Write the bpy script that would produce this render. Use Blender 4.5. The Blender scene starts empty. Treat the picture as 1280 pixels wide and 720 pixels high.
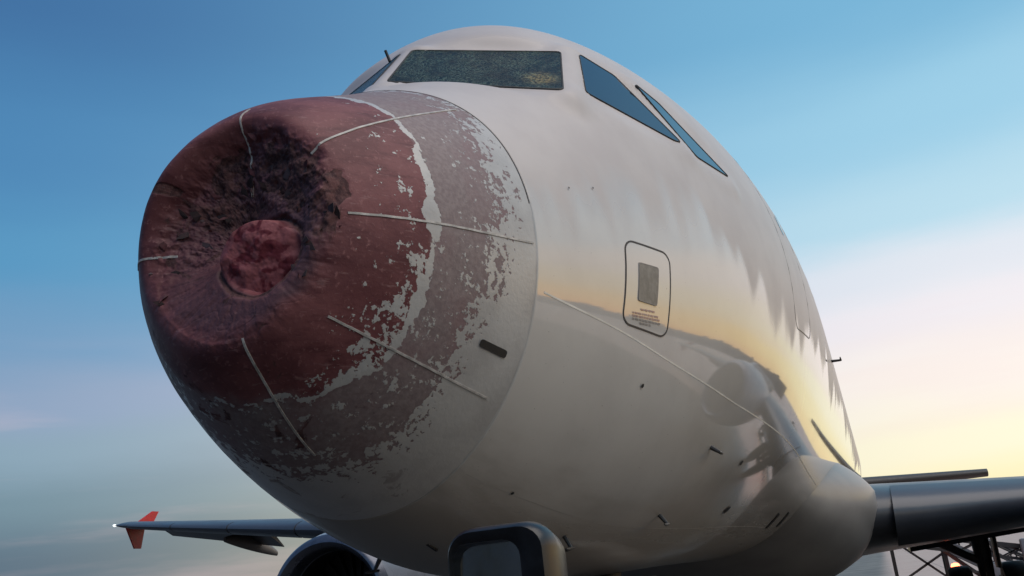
import bpy, math
import numpy as np
from mathutils import Matrix, Vector

# ------------------------------------------------------------------ camera, sky, sun, exposure
scene = bpy.context.scene
GZ = 3.80                      # height of the fuselage centre line above the apron
CAM = dict(pos=(2.103, -2.632, -2.071 + GZ), yaw=-18.836, pitch=17.017, roll=-6.203, lens=33.556)
SUN_AZ, SUN_EL = 62.0, 2.0     # sun azimuth from +Y (aft) towards +X (port), elevation


def camera_basis():
    a, p, r = (math.radians(CAM[k]) for k in ('yaw', 'pitch', 'roll'))
    F = Vector((math.sin(a) * math.cos(p), math.cos(a) * math.cos(p), math.sin(p)))
    R = Vector((math.cos(a), -math.sin(a), 0))
    U = R.cross(F)
    return R * math.cos(r) + U * math.sin(r), U * math.cos(r) - R * math.sin(r), F


cam_data = bpy.data.cameras.new('camera')
cam = bpy.data.objects.new('camera', cam_data)
scene.collection.objects.link(cam)
R_, U_, F_ = camera_basis()
m = Matrix((R_, U_, -F_)).transposed().to_4x4()
m.translation = Vector(CAM['pos'])
cam.matrix_world = m
cam_data.sensor_width = 36.0
cam_data.lens = CAM['lens']
cam_data.clip_start = 0.05
cam_data.clip_end = 9000
scene.camera = cam

scene.view_settings.view_transform = 'Standard'
scene.view_settings.look = 'None'
scene.view_settings.gamma = 1.0
scene.view_settings.exposure = 0.0


def lin(r, g, b, k=1.0):
    f = lambda c: c / 12.92 if c <= 0.04045 else ((c + 0.055) / 1.055) ** 2.4
    return tuple(f(c / 255.0) * k for c in (r, g, b)) + (1.0,)


world = bpy.data.worlds.new('World')
scene.world = world
world.use_nodes = True
wt = world.node_tree
wt.nodes.clear()


def wn(t, **kw):
    n = wt.nodes.new(t)
    for k, v in kw.items():
        setattr(n, k, v)
    return n


def wmath(op, a, b=None, c=None, clamp=False):
    n = wn('ShaderNodeMath', operation=op, use_clamp=clamp)
    for i, v in enumerate((a, b, c)):
        if v is None:
            continue
        if isinstance(v, (int, float)):
            n.inputs[i].default_value = v
        else:
            wt.links.new(v, n.inputs[i])
    return n.outputs[0]


def wramp(fac, stops):
    n = wn('ShaderNodeValToRGB')
    n.color_ramp.interpolation = 'B_SPLINE' if False else 'EASE'
    el = n.color_ramp.elements
    while len(el) > 1:
        el.remove(el[-1])
    el[0].position, el[0].color = stops[0]
    for p, c in stops[1:]:
        e = el.new(p)
        e.color = c
    wt.links.new(fac, n.inputs[0])
    return n.outputs[0]


def wmix(f, a, b):
    n = wn('ShaderNodeMix', data_type='RGBA')
    wt.links.new(f, n.inputs[0])
    wt.links.new(a, n.inputs[6])
    wt.links.new(b, n.inputs[7])
    return n.outputs[2]


tc = wn('ShaderNodeTexCoord')
sep = wn('ShaderNodeSeparateXYZ')
wt.links.new(tc.outputs['Generated'], sep.inputs[0])
horiz = wmath('SQRT', wmath('ADD', wmath('POWER', sep.outputs[0], 2.0), wmath('POWER', sep.outputs[1], 2.0)))
elev = wmath('ARCTAN2', sep.outputs[2], horiz)                       # radians
sa = math.radians(SUN_AZ)
toward = wmath('DIVIDE', wmath('ADD', wmath('MULTIPLY', sep.outputs[0], math.sin(sa)),
                               wmath('MULTIPLY', sep.outputs[1], math.cos(sa))),
               wmath('MAXIMUM', horiz, 1e-4))                        # cosine of the azimuth off the sun
mp = wn('ShaderNodeMapping')
mp.inputs['Scale'].default_value = (2.2, 2.2, 11.0)
mp.inputs['Rotation'].default_value = (0.05, -0.10, 0.3)
wt.links.new(tc.outputs['Generated'], mp.inputs[0])
nz = wn('ShaderNodeTexNoise')
nz.inputs['Scale'].default_value = 1.0
nz.inputs['Detail'].default_value = 5.0
nz.inputs['Roughness'].default_value = 0.5
wt.links.new(mp.outputs[0], nz.inputs['Vector'])
wob = wmath('MULTIPLY', wmath('SUBTRACT', nz.outputs[0], 0.5), 0.07)
e01 = wmath('DIVIDE', wmath('ADD', elev, wob), math.pi / 2, clamp=True)
d = lambda deg: deg / 90.0
# away from the sun: earth shadow, lavender belt, blue
ramp_l = wramp(e01, [(0, lin(60, 84, 110)), (d(3), lin(78, 106, 130)), (d(7), lin(108, 138, 156)),
                     (d(9.5), lin(132, 160, 180)), (d(12), lin(138, 160, 190)), (d(15), lin(108, 152, 190)),
                     (d(19), lin(84, 148, 191)), (d(25), lin(74, 132, 180)), (d(33), lin(62, 110, 160)), (d(60), lin(54, 98, 148)), (1, lin(54, 98, 148))])
# opposite the sun: the same sky, darker still
ramp_d = wramp(e01, [(0, lin(44, 56, 78)), (d(4), lin(58, 76, 100)), (d(9), lin(88, 98, 124)),
                     (d(13), lin(92, 108, 142)), (d(20), lin(70, 114, 158)), (d(40), lin(56, 100, 150)), (1, lin(54, 98, 148))])
# beside the sun: yellow horizon, pinkish white haze, pale blue
ramp_r = wramp(e01, [(0, lin(252, 230, 178)), (d(2.5), lin(255, 243, 196)), (d(5), lin(255, 248, 220)),
                     (d(8), lin(253, 243, 236)), (d(12), lin(241, 236, 241)), (d(14.5), lin(226, 231, 240)),
                     (d(17), lin(186, 220, 236)), (d(23), lin(156, 205, 230)), (d(30), lin(120, 180, 215)),
                     (d(50), lin(84, 142, 190)), (1, lin(72, 122, 172))])
# towards the sun: the same, brighter than the film could hold
ramp_s = wramp(e01, [(0, lin(255, 194, 98, 1.05)), (d(3), lin(255, 212, 124, 1.2)), (d(7), lin(255, 234, 190, 1.05)),
                     (d(13), lin(250, 236, 226, 1.0)), (d(20), lin(206, 222, 236, 1.0)), (d(32), lin(140, 190, 224)),
                     (d(55), lin(96, 150, 196)), (1, lin(74, 124, 174))])
f_lr = wn('ShaderNodeMapRange', interpolation_type='SMOOTHSTEP')
f_lr.inputs[1].default_value, f_lr.inputs[2].default_value = -0.42, 0.66
wt.links.new(toward, f_lr.inputs[0])
f_s = wn('ShaderNodeMapRange', interpolation_type='SMOOTHSTEP')
f_s.inputs[1].default_value, f_s.inputs[2].default_value = 0.62, 1.0
wt.links.new(toward, f_s.inputs[0])
f_d = wn('ShaderNodeMapRange', interpolation_type='SMOOTHSTEP')
f_d.inputs[1].default_value, f_d.inputs[2].default_value = -0.95, -0.35
wt.links.new(toward, f_d.inputs[0])
dusk = wmix(f_s.outputs[0], wmix(f_lr.outputs[0], wmix(f_d.outputs[0], ramp_d, ramp_l), ramp_r), ramp_s)
mp2 = wn('ShaderNodeMapping')
mp2.inputs['Scale'].default_value = (1.6, 1.6, 15.0)
mp2.inputs['Rotation'].default_value = (0.02, -0.13, 0.9)
wt.links.new(tc.outputs['Generated'], mp2.inputs[0])
nz2 = wn('ShaderNodeTexNoise')
nz2.inputs['Scale'].default_value = 1.7
nz2.inputs['Detail'].default_value = 6.0
nz2.inputs['Roughness'].default_value = 0.52
wt.links.new(mp2.outputs[0], nz2.inputs['Vector'])
cl = wn('ShaderNodeMapRange', interpolation_type='SMOOTHSTEP')
cl.inputs[1].default_value, cl.inputs[2].default_value = 0.50, 0.72
wt.links.new(nz2.outputs[0], cl.inputs[0])
lowb = wn('ShaderNodeMapRange', interpolation_type='SMOOTHSTEP')
lowb.inputs[1].default_value, lowb.inputs[2].default_value = math.radians(17), math.radians(8)
wt.links.new(elev, lowb.inputs[0])
veil = wmath('MULTIPLY', wmath('MULTIPLY', cl.outputs[0], lowb.outputs[0]), 0.27)
pink = wn('ShaderNodeMix', data_type='RGBA', blend_type='MIX')
pink.inputs[7].default_value = lin(238, 206, 208)
wt.links.new(wmath('MULTIPLY', veil, wmath('SUBTRACT', 0.9, wmath('MULTIPLY', f_lr.outputs[0], 0.45))), pink.inputs[0])
wt.links.new(dusk, pink.inputs[6])
dusk = pink.outputs[2]
sky = wn('ShaderNodeTexSky', sky_type='NISHITA')
sky.sun_disc = False
sky.sun_elevation = math.radians(SUN_EL)
sky.sun_rotation = math.radians(SUN_AZ)
sky.altitude = 200
bg1 = wn('ShaderNodeBackground')
bg1.inputs[1].default_value = 1.0
wt.links.new(dusk, bg1.inputs[0])
bg2 = wn('ShaderNodeBackground')
bg2.inputs[1].default_value = 0.02
wt.links.new(sky.outputs[0], bg2.inputs[0])
add = wn('ShaderNodeAddShader')
wt.links.new(bg1.outputs[0], add.inputs[0])
wt.links.new(bg2.outputs[0], add.inputs[1])
wo = wn('ShaderNodeOutputWorld')
wt.links.new(add.outputs[0], wo.inputs[0])

sun_data = bpy.data.lights.new('sun', 'SUN')
sun_data.energy = 2.0
sun_data.angle = math.radians(60)
sun_data.color = (1.0, 0.87, 0.74)
sun = bpy.data.objects.new('sun', sun_data)
scene.collection.objects.link(sun)
sun.location = (30, 20, 20)
FILL_EL = math.radians(62)     # the sun itself is down: the lamp is a broad fill added high up, keeping the belly dark
ga = math.radians(105)
sdir = Vector((math.sin(ga) * math.cos(FILL_EL), math.cos(ga) * math.cos(FILL_EL), math.sin(FILL_EL)))
sun.rotation_euler = sdir.to_track_quat('Z', 'Y').to_euler()

# ------------------------------------------------------------------ helpers
COL = scene.collection


def new_obj(name, verts, faces, mat=None, parent=None, smooth=True, loc=None):
    me = bpy.data.meshes.new(name)
    me.from_pydata([tuple(map(float, v)) for v in verts], [], [tuple(map(int, f)) for f in faces])
    me.update()
    if smooth:
        me.polygons.foreach_set('use_smooth', [True] * len(me.polygons))
    if mat is not None:
        me.materials.append(mat)
    o = bpy.data.objects.new(name, me)
    COL.objects.link(o)
    if parent is not None:
        o.parent = parent
    return o


def fast_obj(name, verts, quads, mat, parent=None):
    me = bpy.data.meshes.new(name)
    v = np.asarray(verts, np.float32)
    q = np.asarray(quads, np.int32)
    me.vertices.add(len(v))
    me.vertices.foreach_set('co', v.ravel())
    me.loops.add(q.size)
    me.loops.foreach_set('vertex_index', q.ravel())
    me.polygons.add(len(q))
    me.polygons.foreach_set('loop_start', np.arange(0, q.size, 4, dtype=np.int32))
    me.update(calc_edges=True)
    me.validate()
    me.polygons.foreach_set('use_smooth', np.ones(len(me.polygons), bool))
    me.materials.append(mat)
    o = bpy.data.objects.new(name, me)
    COL.objects.link(o)
    if parent is not None:
        o.parent = parent
    return o


def set_attr(o, name, vals):
    a = o.data.attributes.new(name, 'FLOAT', 'POINT')
    a.data.foreach_set('value', np.asarray(vals, np.float32).ravel())


def grid_quads(nr, nc, wrap):
    i = np.arange(nr - 1)[:, None]
    j = np.arange(nc if wrap else nc - 1)[None, :]
    j2 = (j + 1) % nc
    return np.stack([i * nc + j, i * nc + j2, (i + 1) * nc + j2, (i + 1) * nc + j], -1).reshape(-1, 4)


def empty(name, loc=(0, 0, 0)):
    o = bpy.data.objects.new(name, None)
    COL.objects.link(o)
    o.location = loc
    o.empty_display_size = 0.3
    return o


class MB:
    """collects simple solids and links them as one mesh object"""

    def __init__(self):
        self.v, self.f = [], []

    def add(self, verts, faces):
        o = len(self.v)
        self.v += [tuple(p) for p in verts]
        self.f += [tuple(i + o for i in f) for f in faces]
        return self

    def box(self, c, s, rot=None):
        c = Vector(c)
        M = rot if rot is not None else Matrix.Identity(3)
        vs = []
        for z in (-1, 1):
            for x, y in ((-1, -1), (1, -1), (1, 1), (-1, 1)):
                vs.append(c + M @ Vector((x * s[0] / 2, y * s[1] / 2, z * s[2] / 2)))
        return self.add(vs, [(3, 2, 1, 0), (4, 5, 6, 7), (0, 1, 5, 4), (1, 2, 6, 5), (2, 3, 7, 6), (3, 0, 4, 7)])

    def bar(self, a, b, w, h=None, up=(0, 0, 1)):
        a, b = Vector(a), Vector(b)
        h = h or w
        d_ = (b - a).normalized()
        x = d_.cross(Vector(up))
        x = x.normalized() if x.length > 1e-4 else Vector((1, 0, 0))
        y = x.cross(d_)
        M = Matrix((x, d_, y)).transposed()
        return self.box((a + b) / 2, (w, (b - a).length, h), M)

    def tube(self, pts, r, n=10, cap=True):
        pts = [Vector(p) for p in pts]
        rs = r if isinstance(r, (list, tuple)) else [r] * len(pts)
        vs, fs = [], []
        x0 = None
        for i, p in enumerate(pts):
            t = (pts[min(i + 1, len(pts) - 1)] - pts[max(i - 1, 0)]).normalized()
            if x0 is None:
                x0 = t.orthogonal().normalized()
            x0 = (x0 - t * x0.dot(t)).normalized()
            y0 = t.cross(x0)
            for k in range(n):
                a = 2 * math.pi * k / n
                vs.append(p + (x0 * math.cos(a) + y0 * math.sin(a)) * rs[i])
        for i in range(len(pts) - 1):
            for k in range(n):
                fs.append((i * n + k, i * n + (k + 1) % n, (i + 1) * n + (k + 1) % n, (i + 1) * n + k))
        if cap:
            fs.append(tuple(range(n - 1, -1, -1)))
            fs.append(tuple((len(pts) - 1) * n + k for k in range(n)))
        return self.add(vs, fs)

    def lathe(self, prof, o=(0, 0, 0), ax='Y', n=48, cap=False):
        vs, fs = [], []
        for s, r in prof:
            for k in range(n):
                a = 2 * math.pi * k / n
                c, q = r * math.cos(a), r * math.sin(a)
                p = {'Y': (c, s, q), 'X': (s, c, q), 'Z': (c, q, s)}[ax]
                vs.append((o[0] + p[0], o[1] + p[1], o[2] + p[2]))
        for i in range(len(prof) - 1):
            for k in range(n):
                fs.append((i * n + k, i * n + (k + 1) % n, (i + 1) * n + (k + 1) % n, (i + 1) * n + k))
        if cap:
            fs.append(tuple(range(n)))
            fs.append(tuple((len(prof) - 1) * n + k for k in range(n)))
        return self.add(vs, fs)

    def build(self, name, mat, parent=None, smooth=False, bevel=0.0, seg=2):
        import bmesh
        o = new_obj(name, self.v, self.f, mat, parent, smooth)
        bm = bmesh.new()
        bm.from_mesh(o.data)
        if bevel:
            bmesh.ops.bevel(bm, geom=[e for e in bm.edges if len(e.link_faces) == 2 and e.calc_face_angle() > 0.5],
                            offset=bevel, segments=seg, affect='EDGES', profile=0.5)
        bmesh.ops.recalc_face_normals(bm, faces=bm.faces)
        bm.to_mesh(o.data)
        bm.free()
        if smooth or bevel:
            o.data.polygons.foreach_set('use_smooth', [True] * len(o.data.polygons))
            try:
                o.data.set_sharp_from_angle(angle=math.radians(40))
            except Exception:
                pass
        return o


# numpy value noise ------------------------------------------------------------------
def _hash(i, j, k, seed):
    h = (i * 374761393 + j * 668265263 + k * 2147483647 + seed * 144665 + 1013) & 0xffffffff
    h = ((h ^ (h >> 13)) * 1274126177) & 0xffffffff
    h = ((h ^ (h >> 16)) * 2246822519) & 0xffffffff
    return ((h ^ (h >> 15)) & 0xffffff) / float(0xffffff)


def vnoise(p, scale, seed=0):
    p = np.asarray(p, float) * scale
    i = np.floor(p).astype(np.int64)
    f = p - i
    f = f * f * f * (f * (f * 6 - 15) + 10)
    r = 0
    for a in (0, 1):
        for b in (0, 1):
            for c in (0, 1):
                w = (f[..., 0] if a else 1 - f[..., 0]) * (f[..., 1] if b else 1 - f[..., 1]) * (f[..., 2] if c else 1 - f[..., 2])
                r = r + w * _hash(i[..., 0] + a, i[..., 1] + b, i[..., 2] + c, seed)
    return r * 2 - 1


def fbm(p, scale, octs=4, seed=0, gain=0.5):
    s, a, t = 0, 1.0, 0
    for o in range(octs):
        s = s + a * vnoise(p, scale * 2 ** o, seed + o * 17)
        t += a
        a *= gain
    return s / t


def sstep(a, b, x):
    t = np.clip((x - a) / (b - a), 0, 1)
    return t * t * (3 - 2 * t)


# ------------------------------------------------------------------ materials
class NT:
    """tiny node builder"""

    def __init__(self, name):
        self.m = bpy.data.materials.new(name)
        self.m.use_nodes = True
        self.t = self.m.node_tree
        self.b = self.t.nodes['Principled BSDF']

    def n(self, t, **kw):
        x = self.t.nodes.new(t)
        for k, v in kw.items():
            setattr(x, k, v)
        return x

    def link(self, a, b):
        self.t.links.new(a, b)

    def put(self, sock, v):
        if isinstance(v, (int, float)):
            sock.default_value = v
        elif isinstance(v, tuple):
            sock.default_value = v if len(v) == 4 or len(sock.default_value) == 3 else v + (1.0,)
        else:
            self.link(v, sock)

    def math(self, op, a, b=0.0, c=0.0, clamp=False):
        x = self.n('ShaderNodeMath', operation=op, use_clamp=clamp)
        for i, v in enumerate((a, b, c)):
            self.put(x.inputs[i], v)
        return x.outputs[0]

    def attr(self, name):
        x = self.n('ShaderNodeAttribute', attribute_name=name)
        return x.outputs['Fac']

    def obj(self):
        return self.n('ShaderNodeTexCoord').outputs['Object']

    def noise(self, vec=None, scale=5.0, detail=3.0, rough=0.5, dist=0.0, stretch=None):
        x = self.n('ShaderNodeTexNoise')
        vec = vec or self.obj()
        if stretch:
            mp_ = self.n('ShaderNodeMapping')
            mp_.inputs['Scale'].default_value = stretch
            self.link(vec, mp_.inputs[0])
            vec = mp_.outputs[0]
        self.link(vec, x.inputs['Vector'])
        x.inputs['Scale'].default_value = scale
        x.inputs['Detail'].default_value = detail
        x.inputs['Roughness'].default_value = rough
        x.inputs['Distortion'].default_value = dist
        return x.outputs[0]

    def step(self, x, lo, hi, a=0.0, b=1.0):
        r = self.n('ShaderNodeMapRange', interpolation_type='SMOOTHSTEP')
        for i, v in enumerate((x, lo, hi, a, b)):
            self.put(r.inputs[i], v)
        return r.outputs[0]

    def mix(self, f, a, b):
        x = self.n('ShaderNodeMix', data_type='RGBA')
        self.put(x.inputs[0], f)
        self.put(x.inputs[6], a)
        self.put(x.inputs[7], b)
        return x.outputs[2]

    def fmix(self, f, a, b):
        x = self.n('ShaderNodeMix', data_type='FLOAT')
        self.put(x.inputs[0], f)
        self.put(x.inputs[2], a)
        self.put(x.inputs[3], b)
        return x.outputs[0]

    def bump(self, h, strength=0.3, dist=0.01):
        x = self.n('ShaderNodeBump')
        x.inputs['Strength'].default_value = strength
        x.inputs['Distance'].default_value = dist
        self.link(h, x.inputs['Height'])
        self.link(x.outputs[0], self.b.inputs['Normal'])

    def set(self, **kw):
        names = dict(color='Base Color', rough='Roughness', metal='Metallic', spec='Specular IOR Level',
                     coat='Coat Weight', coatr='Coat Roughness', emit='Emission Color', emits='Emission Strength')
        for k, v in kw.items():
            self.put(self.b.inputs[names[k]], v)
        return self


def plain(name, col, rough=0.5, metal=0.0, var=0.15, scale=6.0, spec=0.5):
    k = NT(name)
    n = k.noise(scale=scale, detail=5, rough=0.6)
    lo = tuple(c * (1 - var) for c in col) + (1.0,)
    hi = tuple(min(1, c * (1 + var)) for c in col) + (1.0,)
    k.set(color=k.mix(k.step(n, 0.3, 0.7), lo, hi), rough=k.step(n, 0.25, 0.75, rough * 0.85, min(1, rough * 1.15)), metal=metal, spec=spec)
    return k.m


def mat_fuselage():
    k = NT('white_aircraft_paint')
    sy, sp = k.attr('station'), k.attr('clock')
    co = k.obj()
    # matte residue on the upper flank, running down in drips
    cmb = k.n('ShaderNodeCombineXYZ')
    k.put(cmb.inputs[0], k.math('LOGARITHM', sy, math.e))
    k.put(cmb.inputs[1], k.math('MULTIPLY', sp, 0.0022))
    drip = k.noise(cmb.outputs[0], scale=4.5, detail=1.0, rough=0.5)
    fine = k.noise(cmb.outputs[0], scale=15.0, detail=0.5, rough=0.5)
    dd = k.math('ADD', k.math('MULTIPLY', k.math('SUBTRACT', drip, 0.5), 20.0), k.math('MULTIPLY', k.math('SUBTRACT', fine, 0.5), 24.0))
    edge = k.step(sy, 1.6, 4.8, 8.0, -12.0)
    over = k.math('SUBTRACT', k.math('ADD', sp, dd), edge)
    soft = k.step(sy, 1.8, 3.6, 10.0, 3.0)
    frost = k.step(over, k.math('MULTIPLY', soft, -1.0), soft)
    dirt = k.noise(co, scale=2.3, detail=6, rough=0.6)
    speck = k.noise(co, scale=70, detail=2, rough=0.5)
    white = k.mix(k.step(dirt, 0.35, 0.75), (0.68, 0.635, 0.585, 1), (0.62, 0.575, 0.53, 1))
    white = k.mix(k.step(speck, 0.73, 0.78), white, (0.35, 0.31, 0.29, 1))
    matte = k.mix(k.step(dirt, 0.3, 0.7), (0.62, 0.56, 0.53, 1), (0.56, 0.50, 0.475, 1))
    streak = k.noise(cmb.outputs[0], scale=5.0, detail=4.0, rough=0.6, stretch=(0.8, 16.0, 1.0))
    belly_shade = k.step(k.math('ADD', sp, k.math('MULTIPLY', k.math('SUBTRACT', streak, 0.5), 34.0)), -44.0, -80.0)  # belly shade painted in as streaky soiling, darker and rougher lower down
    white = k.mix(k.math('MULTIPLY', belly_shade, 0.75), white, (0.27, 0.235, 0.20, 1))
    k.set(color=k.mix(frost, white, matte), rough=k.fmix(belly_shade, k.fmix(frost, k.step(dirt, 0.3, 0.8, 0.05, 0.09), 0.5), 0.42),
          spec=k.fmix(belly_shade, k.fmix(frost, 0.55, 0.3), 0.25), coat=k.math('MULTIPLY', k.fmix(frost, 0.7, 0.1), k.math('SUBTRACT', 1.0, belly_shade)), coatr=0.03)
    k.bump(k.noise(co, scale=2.2, detail=1), 0.02, 0.02)
    return k.m


def mat_radome():
    k = NT('hail_damaged_radome')
    co = k.obj()
    wb, rb, cb, db, pb = (k.attr(a) for a in ('white', 'red', 'char', 'disc', 'purple'))
    n1 = k.noise(co, scale=15, detail=5, rough=0.6, dist=0.25)
    n2 = k.noise(co, scale=46, detail=4, rough=0.6, dist=0.2)
    nn = k.math('ADD', k.math('MULTIPLY', n1, 0.55), k.math('MULTIPLY', n2, 0.45))
    thr = k.math('SUBTRACT', 0.70, k.math('MULTIPLY', wb, 0.40))
    white = k.step(nn, k.math('SUBTRACT', thr, 0.008), k.math('ADD', thr, 0.008))
    big = k.noise(co, scale=3.5, detail=5, rough=0.6)
    streak = k.noise(co, scale=9, detail=6, rough=0.65, stretch=(0.5, 0.5, 2.2))
    mauve = k.mix(k.step(n2, 0.35, 0.65), (0.235, 0.178, 0.178, 1), (0.300, 0.238, 0.232, 1))
    mauve = k.mix(k.step(big, 0.45, 0.7, 0.0, 0.55), mauve, (0.25, 0.150, 0.155, 1))
    red = k.mix(k.step(big, 0.38, 0.62), (0.225, 0.080, 0.082, 1), (0.145, 0.046, 0.050, 1))
    red = k.mix(k.step(streak, 0.5, 0.72, 0.0, 0.7), red, (0.085, 0.022, 0.028, 1))
    red = k.mix(k.step(n2, 0.57, 0.68, 0.0, 0.6), red, (0.33, 0.145, 0.14, 1))
    scuff = k.noise(co, scale=26, detail=5, rough=0.65, stretch=(0.45, 0.45, 2.6))
    red = k.mix(k.step(scuff, 0.60, 0.68, 0.0, 0.45), red, (0.36, 0.20, 0.19, 1))
    col = k.mix(rb, mauve, red)
    # crushed, bruised laminate
    col = k.mix(k.math('MULTIPLY', pb, k.step(streak, 0.25, 0.6, 0.55, 1.0)), col, (0.078, 0.045, 0.056, 1))
    torn = k.noise(co, scale=5.5, detail=5, rough=0.6, dist=1.2)
    tc2 = k.noise(co, scale=19, detail=3, rough=0.55, dist=0.8)
    ct = k.math('SUBTRACT', 0.76, k.math('MULTIPLY', cb, 0.34))
    char = k.step(torn, k.math('SUBTRACT', ct, 0.03), k.math('ADD', ct, 0.03))
    charc = k.mix(k.step(tc2, 0.40, 0.64), (0.058, 0.027, 0.029, 1), (0.150, 0.066, 0.062, 1))
    fib = k.noise(co, scale=34, detail=3, rough=0.6, dist=2.2)
    fibre = k.math('MULTIPLY', k.step(fib, 0.47, 0.50), k.step(fib, 0.53, 0.50))
    charc = k.mix(k.math('MULTIPLY', fibre, 0.7), charc, (0.17, 0.105, 0.095, 1))
    col = k.mix(k.math('MULTIPLY', char, 0.92), col, charc)
    blot = k.noise(co, scale=17, detail=3, rough=0.5, dist=0.4)
    dcol = k.mix(k.step(blot, 0.44, 0.56), (0.34, 0.105, 0.110, 1), (0.150, 0.022, 0.030, 1))
    col = k.mix(db, col, dcol)
    wcol = k.mix(k.step(big, 0.4, 0.7), (0.55, 0.525, 0.50, 1), (0.46, 0.435, 0.415, 1))
    white = k.math('MULTIPLY', white, k.math('SUBTRACT', 1.0, k.math('MULTIPLY', char, k.math('MINIMUM', cb, 1.0))))
    col = k.mix(white, col, wcol)
    k.set(color=col, rough=k.fmix(char, k.fmix(white, 0.55, 0.34), 0.85), spec=k.fmix(white, 0.28, 0.45))
    h = k.math('ADD', k.math('MULTIPLY', white, 0.35), k.math('ADD', k.math('MULTIPLY', torn, k.math('MULTIPLY', cb, 0.9)), k.math('MULTIPLY', n2, 0.25)))
    k.bump(h, 0.7, 0.010)
    return k.m


def mat_crazed_glass():
    k = NT('crazed_windscreen_glass')
    co = k.obj()
    v = k.n('ShaderNodeTexVoronoi', feature='DISTANCE_TO_EDGE')
    wv = k.n('ShaderNodeTexNoise')
    k.link(co, wv.inputs['Vector'])
    wv.inputs['Scale'].default_value = 9.0
    wv.inputs['Detail'].default_value = 4.0
    va = k.n('ShaderNodeVectorMath', operation='MULTIPLY_ADD')
    k.link(wv.outputs['Color'], va.inputs[0])
    va.inputs[1].default_value = (0.16, 0.16, 0.16)
    k.link(co, va.inputs[2])
    k.link(va.outputs[0], v.inputs['Vector'])
    v.inputs['Scale'].default_value = 48
    c = k.step(v.outputs['Distance'], 0.02, 0.14, 1.0, 0.0)
    n = k.noise(co, scale=7, detail=5, rough=0.6)
    n2 = k.noise(co, scale=55, detail=3, rough=0.6)
    craze = k.math('MULTIPLY', c, k.step(n, 0.38, 0.62, 0.05, 1.0))
    base = k.mix(k.step(n2, 0.4, 0.65), (0.007, 0.011, 0.010, 1), (0.030, 0.042, 0.036, 1))
    base = k.mix(craze, base, (0.075, 0.115, 0.085, 1))
    # warm glow painted into the pane's outer corner, no lamp behind it
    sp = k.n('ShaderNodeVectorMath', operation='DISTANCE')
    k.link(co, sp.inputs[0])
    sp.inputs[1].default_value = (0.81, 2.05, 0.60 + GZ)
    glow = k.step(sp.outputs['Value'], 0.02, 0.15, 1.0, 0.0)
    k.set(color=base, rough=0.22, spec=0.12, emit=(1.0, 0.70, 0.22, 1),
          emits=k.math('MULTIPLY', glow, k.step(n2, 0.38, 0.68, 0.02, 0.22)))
    k.bump(k.math('ADD', c, n2), 0.4, 0.004)
    return k.m


def mat_glass():
    k = NT('cockpit_glass')
    n = k.noise(scale=3, detail=3)
    k.set(color=k.mix(n, (0.008, 0.018, 0.032, 1), (0.014, 0.032, 0.055, 1)), rough=k.step(n, 0.2, 0.8, 0.02, 0.07), spec=0.5, coat=0.25, coatr=0.02)
    k.b.inputs['IOR'].default_value = 1.5
    return k.m


def mat_ground():
    k = NT('apron_concrete')
    co = k.obj()
    n = k.noise(co, scale=0.35, detail=8, rough=0.65)
    n2 = k.noise(co, scale=14, detail=5, rough=0.7)
    br = k.n('ShaderNodeTexBrick')
    k.link(co, br.inputs['Vector'])
    br.offset = 0.0
    for nm, v in (('Scale', 0.2), ('Mortar Size', 0.004), ('Brick Width', 1.0), ('Row Height', 1.0)):
        br.inputs[nm].default_value = v
    c = k.mix(k.step(n, 0.3, 0.7), (0.030, 0.027, 0.025, 1), (0.048, 0.043, 0.040, 1))
    c = k.mix(k.step(n2, 0.3, 0.75, 0.0, 0.35), c, (0.028, 0.026, 0.025, 1))
    sepg = k.n('ShaderNodeSeparateXYZ')
    k.link(co, sepg.inputs[0])
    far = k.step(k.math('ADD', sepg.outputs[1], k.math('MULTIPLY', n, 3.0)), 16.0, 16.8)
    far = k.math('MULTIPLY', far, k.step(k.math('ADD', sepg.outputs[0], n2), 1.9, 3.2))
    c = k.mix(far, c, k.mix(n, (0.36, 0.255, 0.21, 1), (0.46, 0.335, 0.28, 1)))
    c = k.mix(br.outputs['Fac'], c, (0.022, 0.021, 0.020, 1))
    k.set(color=c, rough=k.step(n, 0.3, 0.7, 0.42, 0.58), spec=0.55)
    k.bump(n2, 0.10, 0.01)
    return k.m


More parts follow.
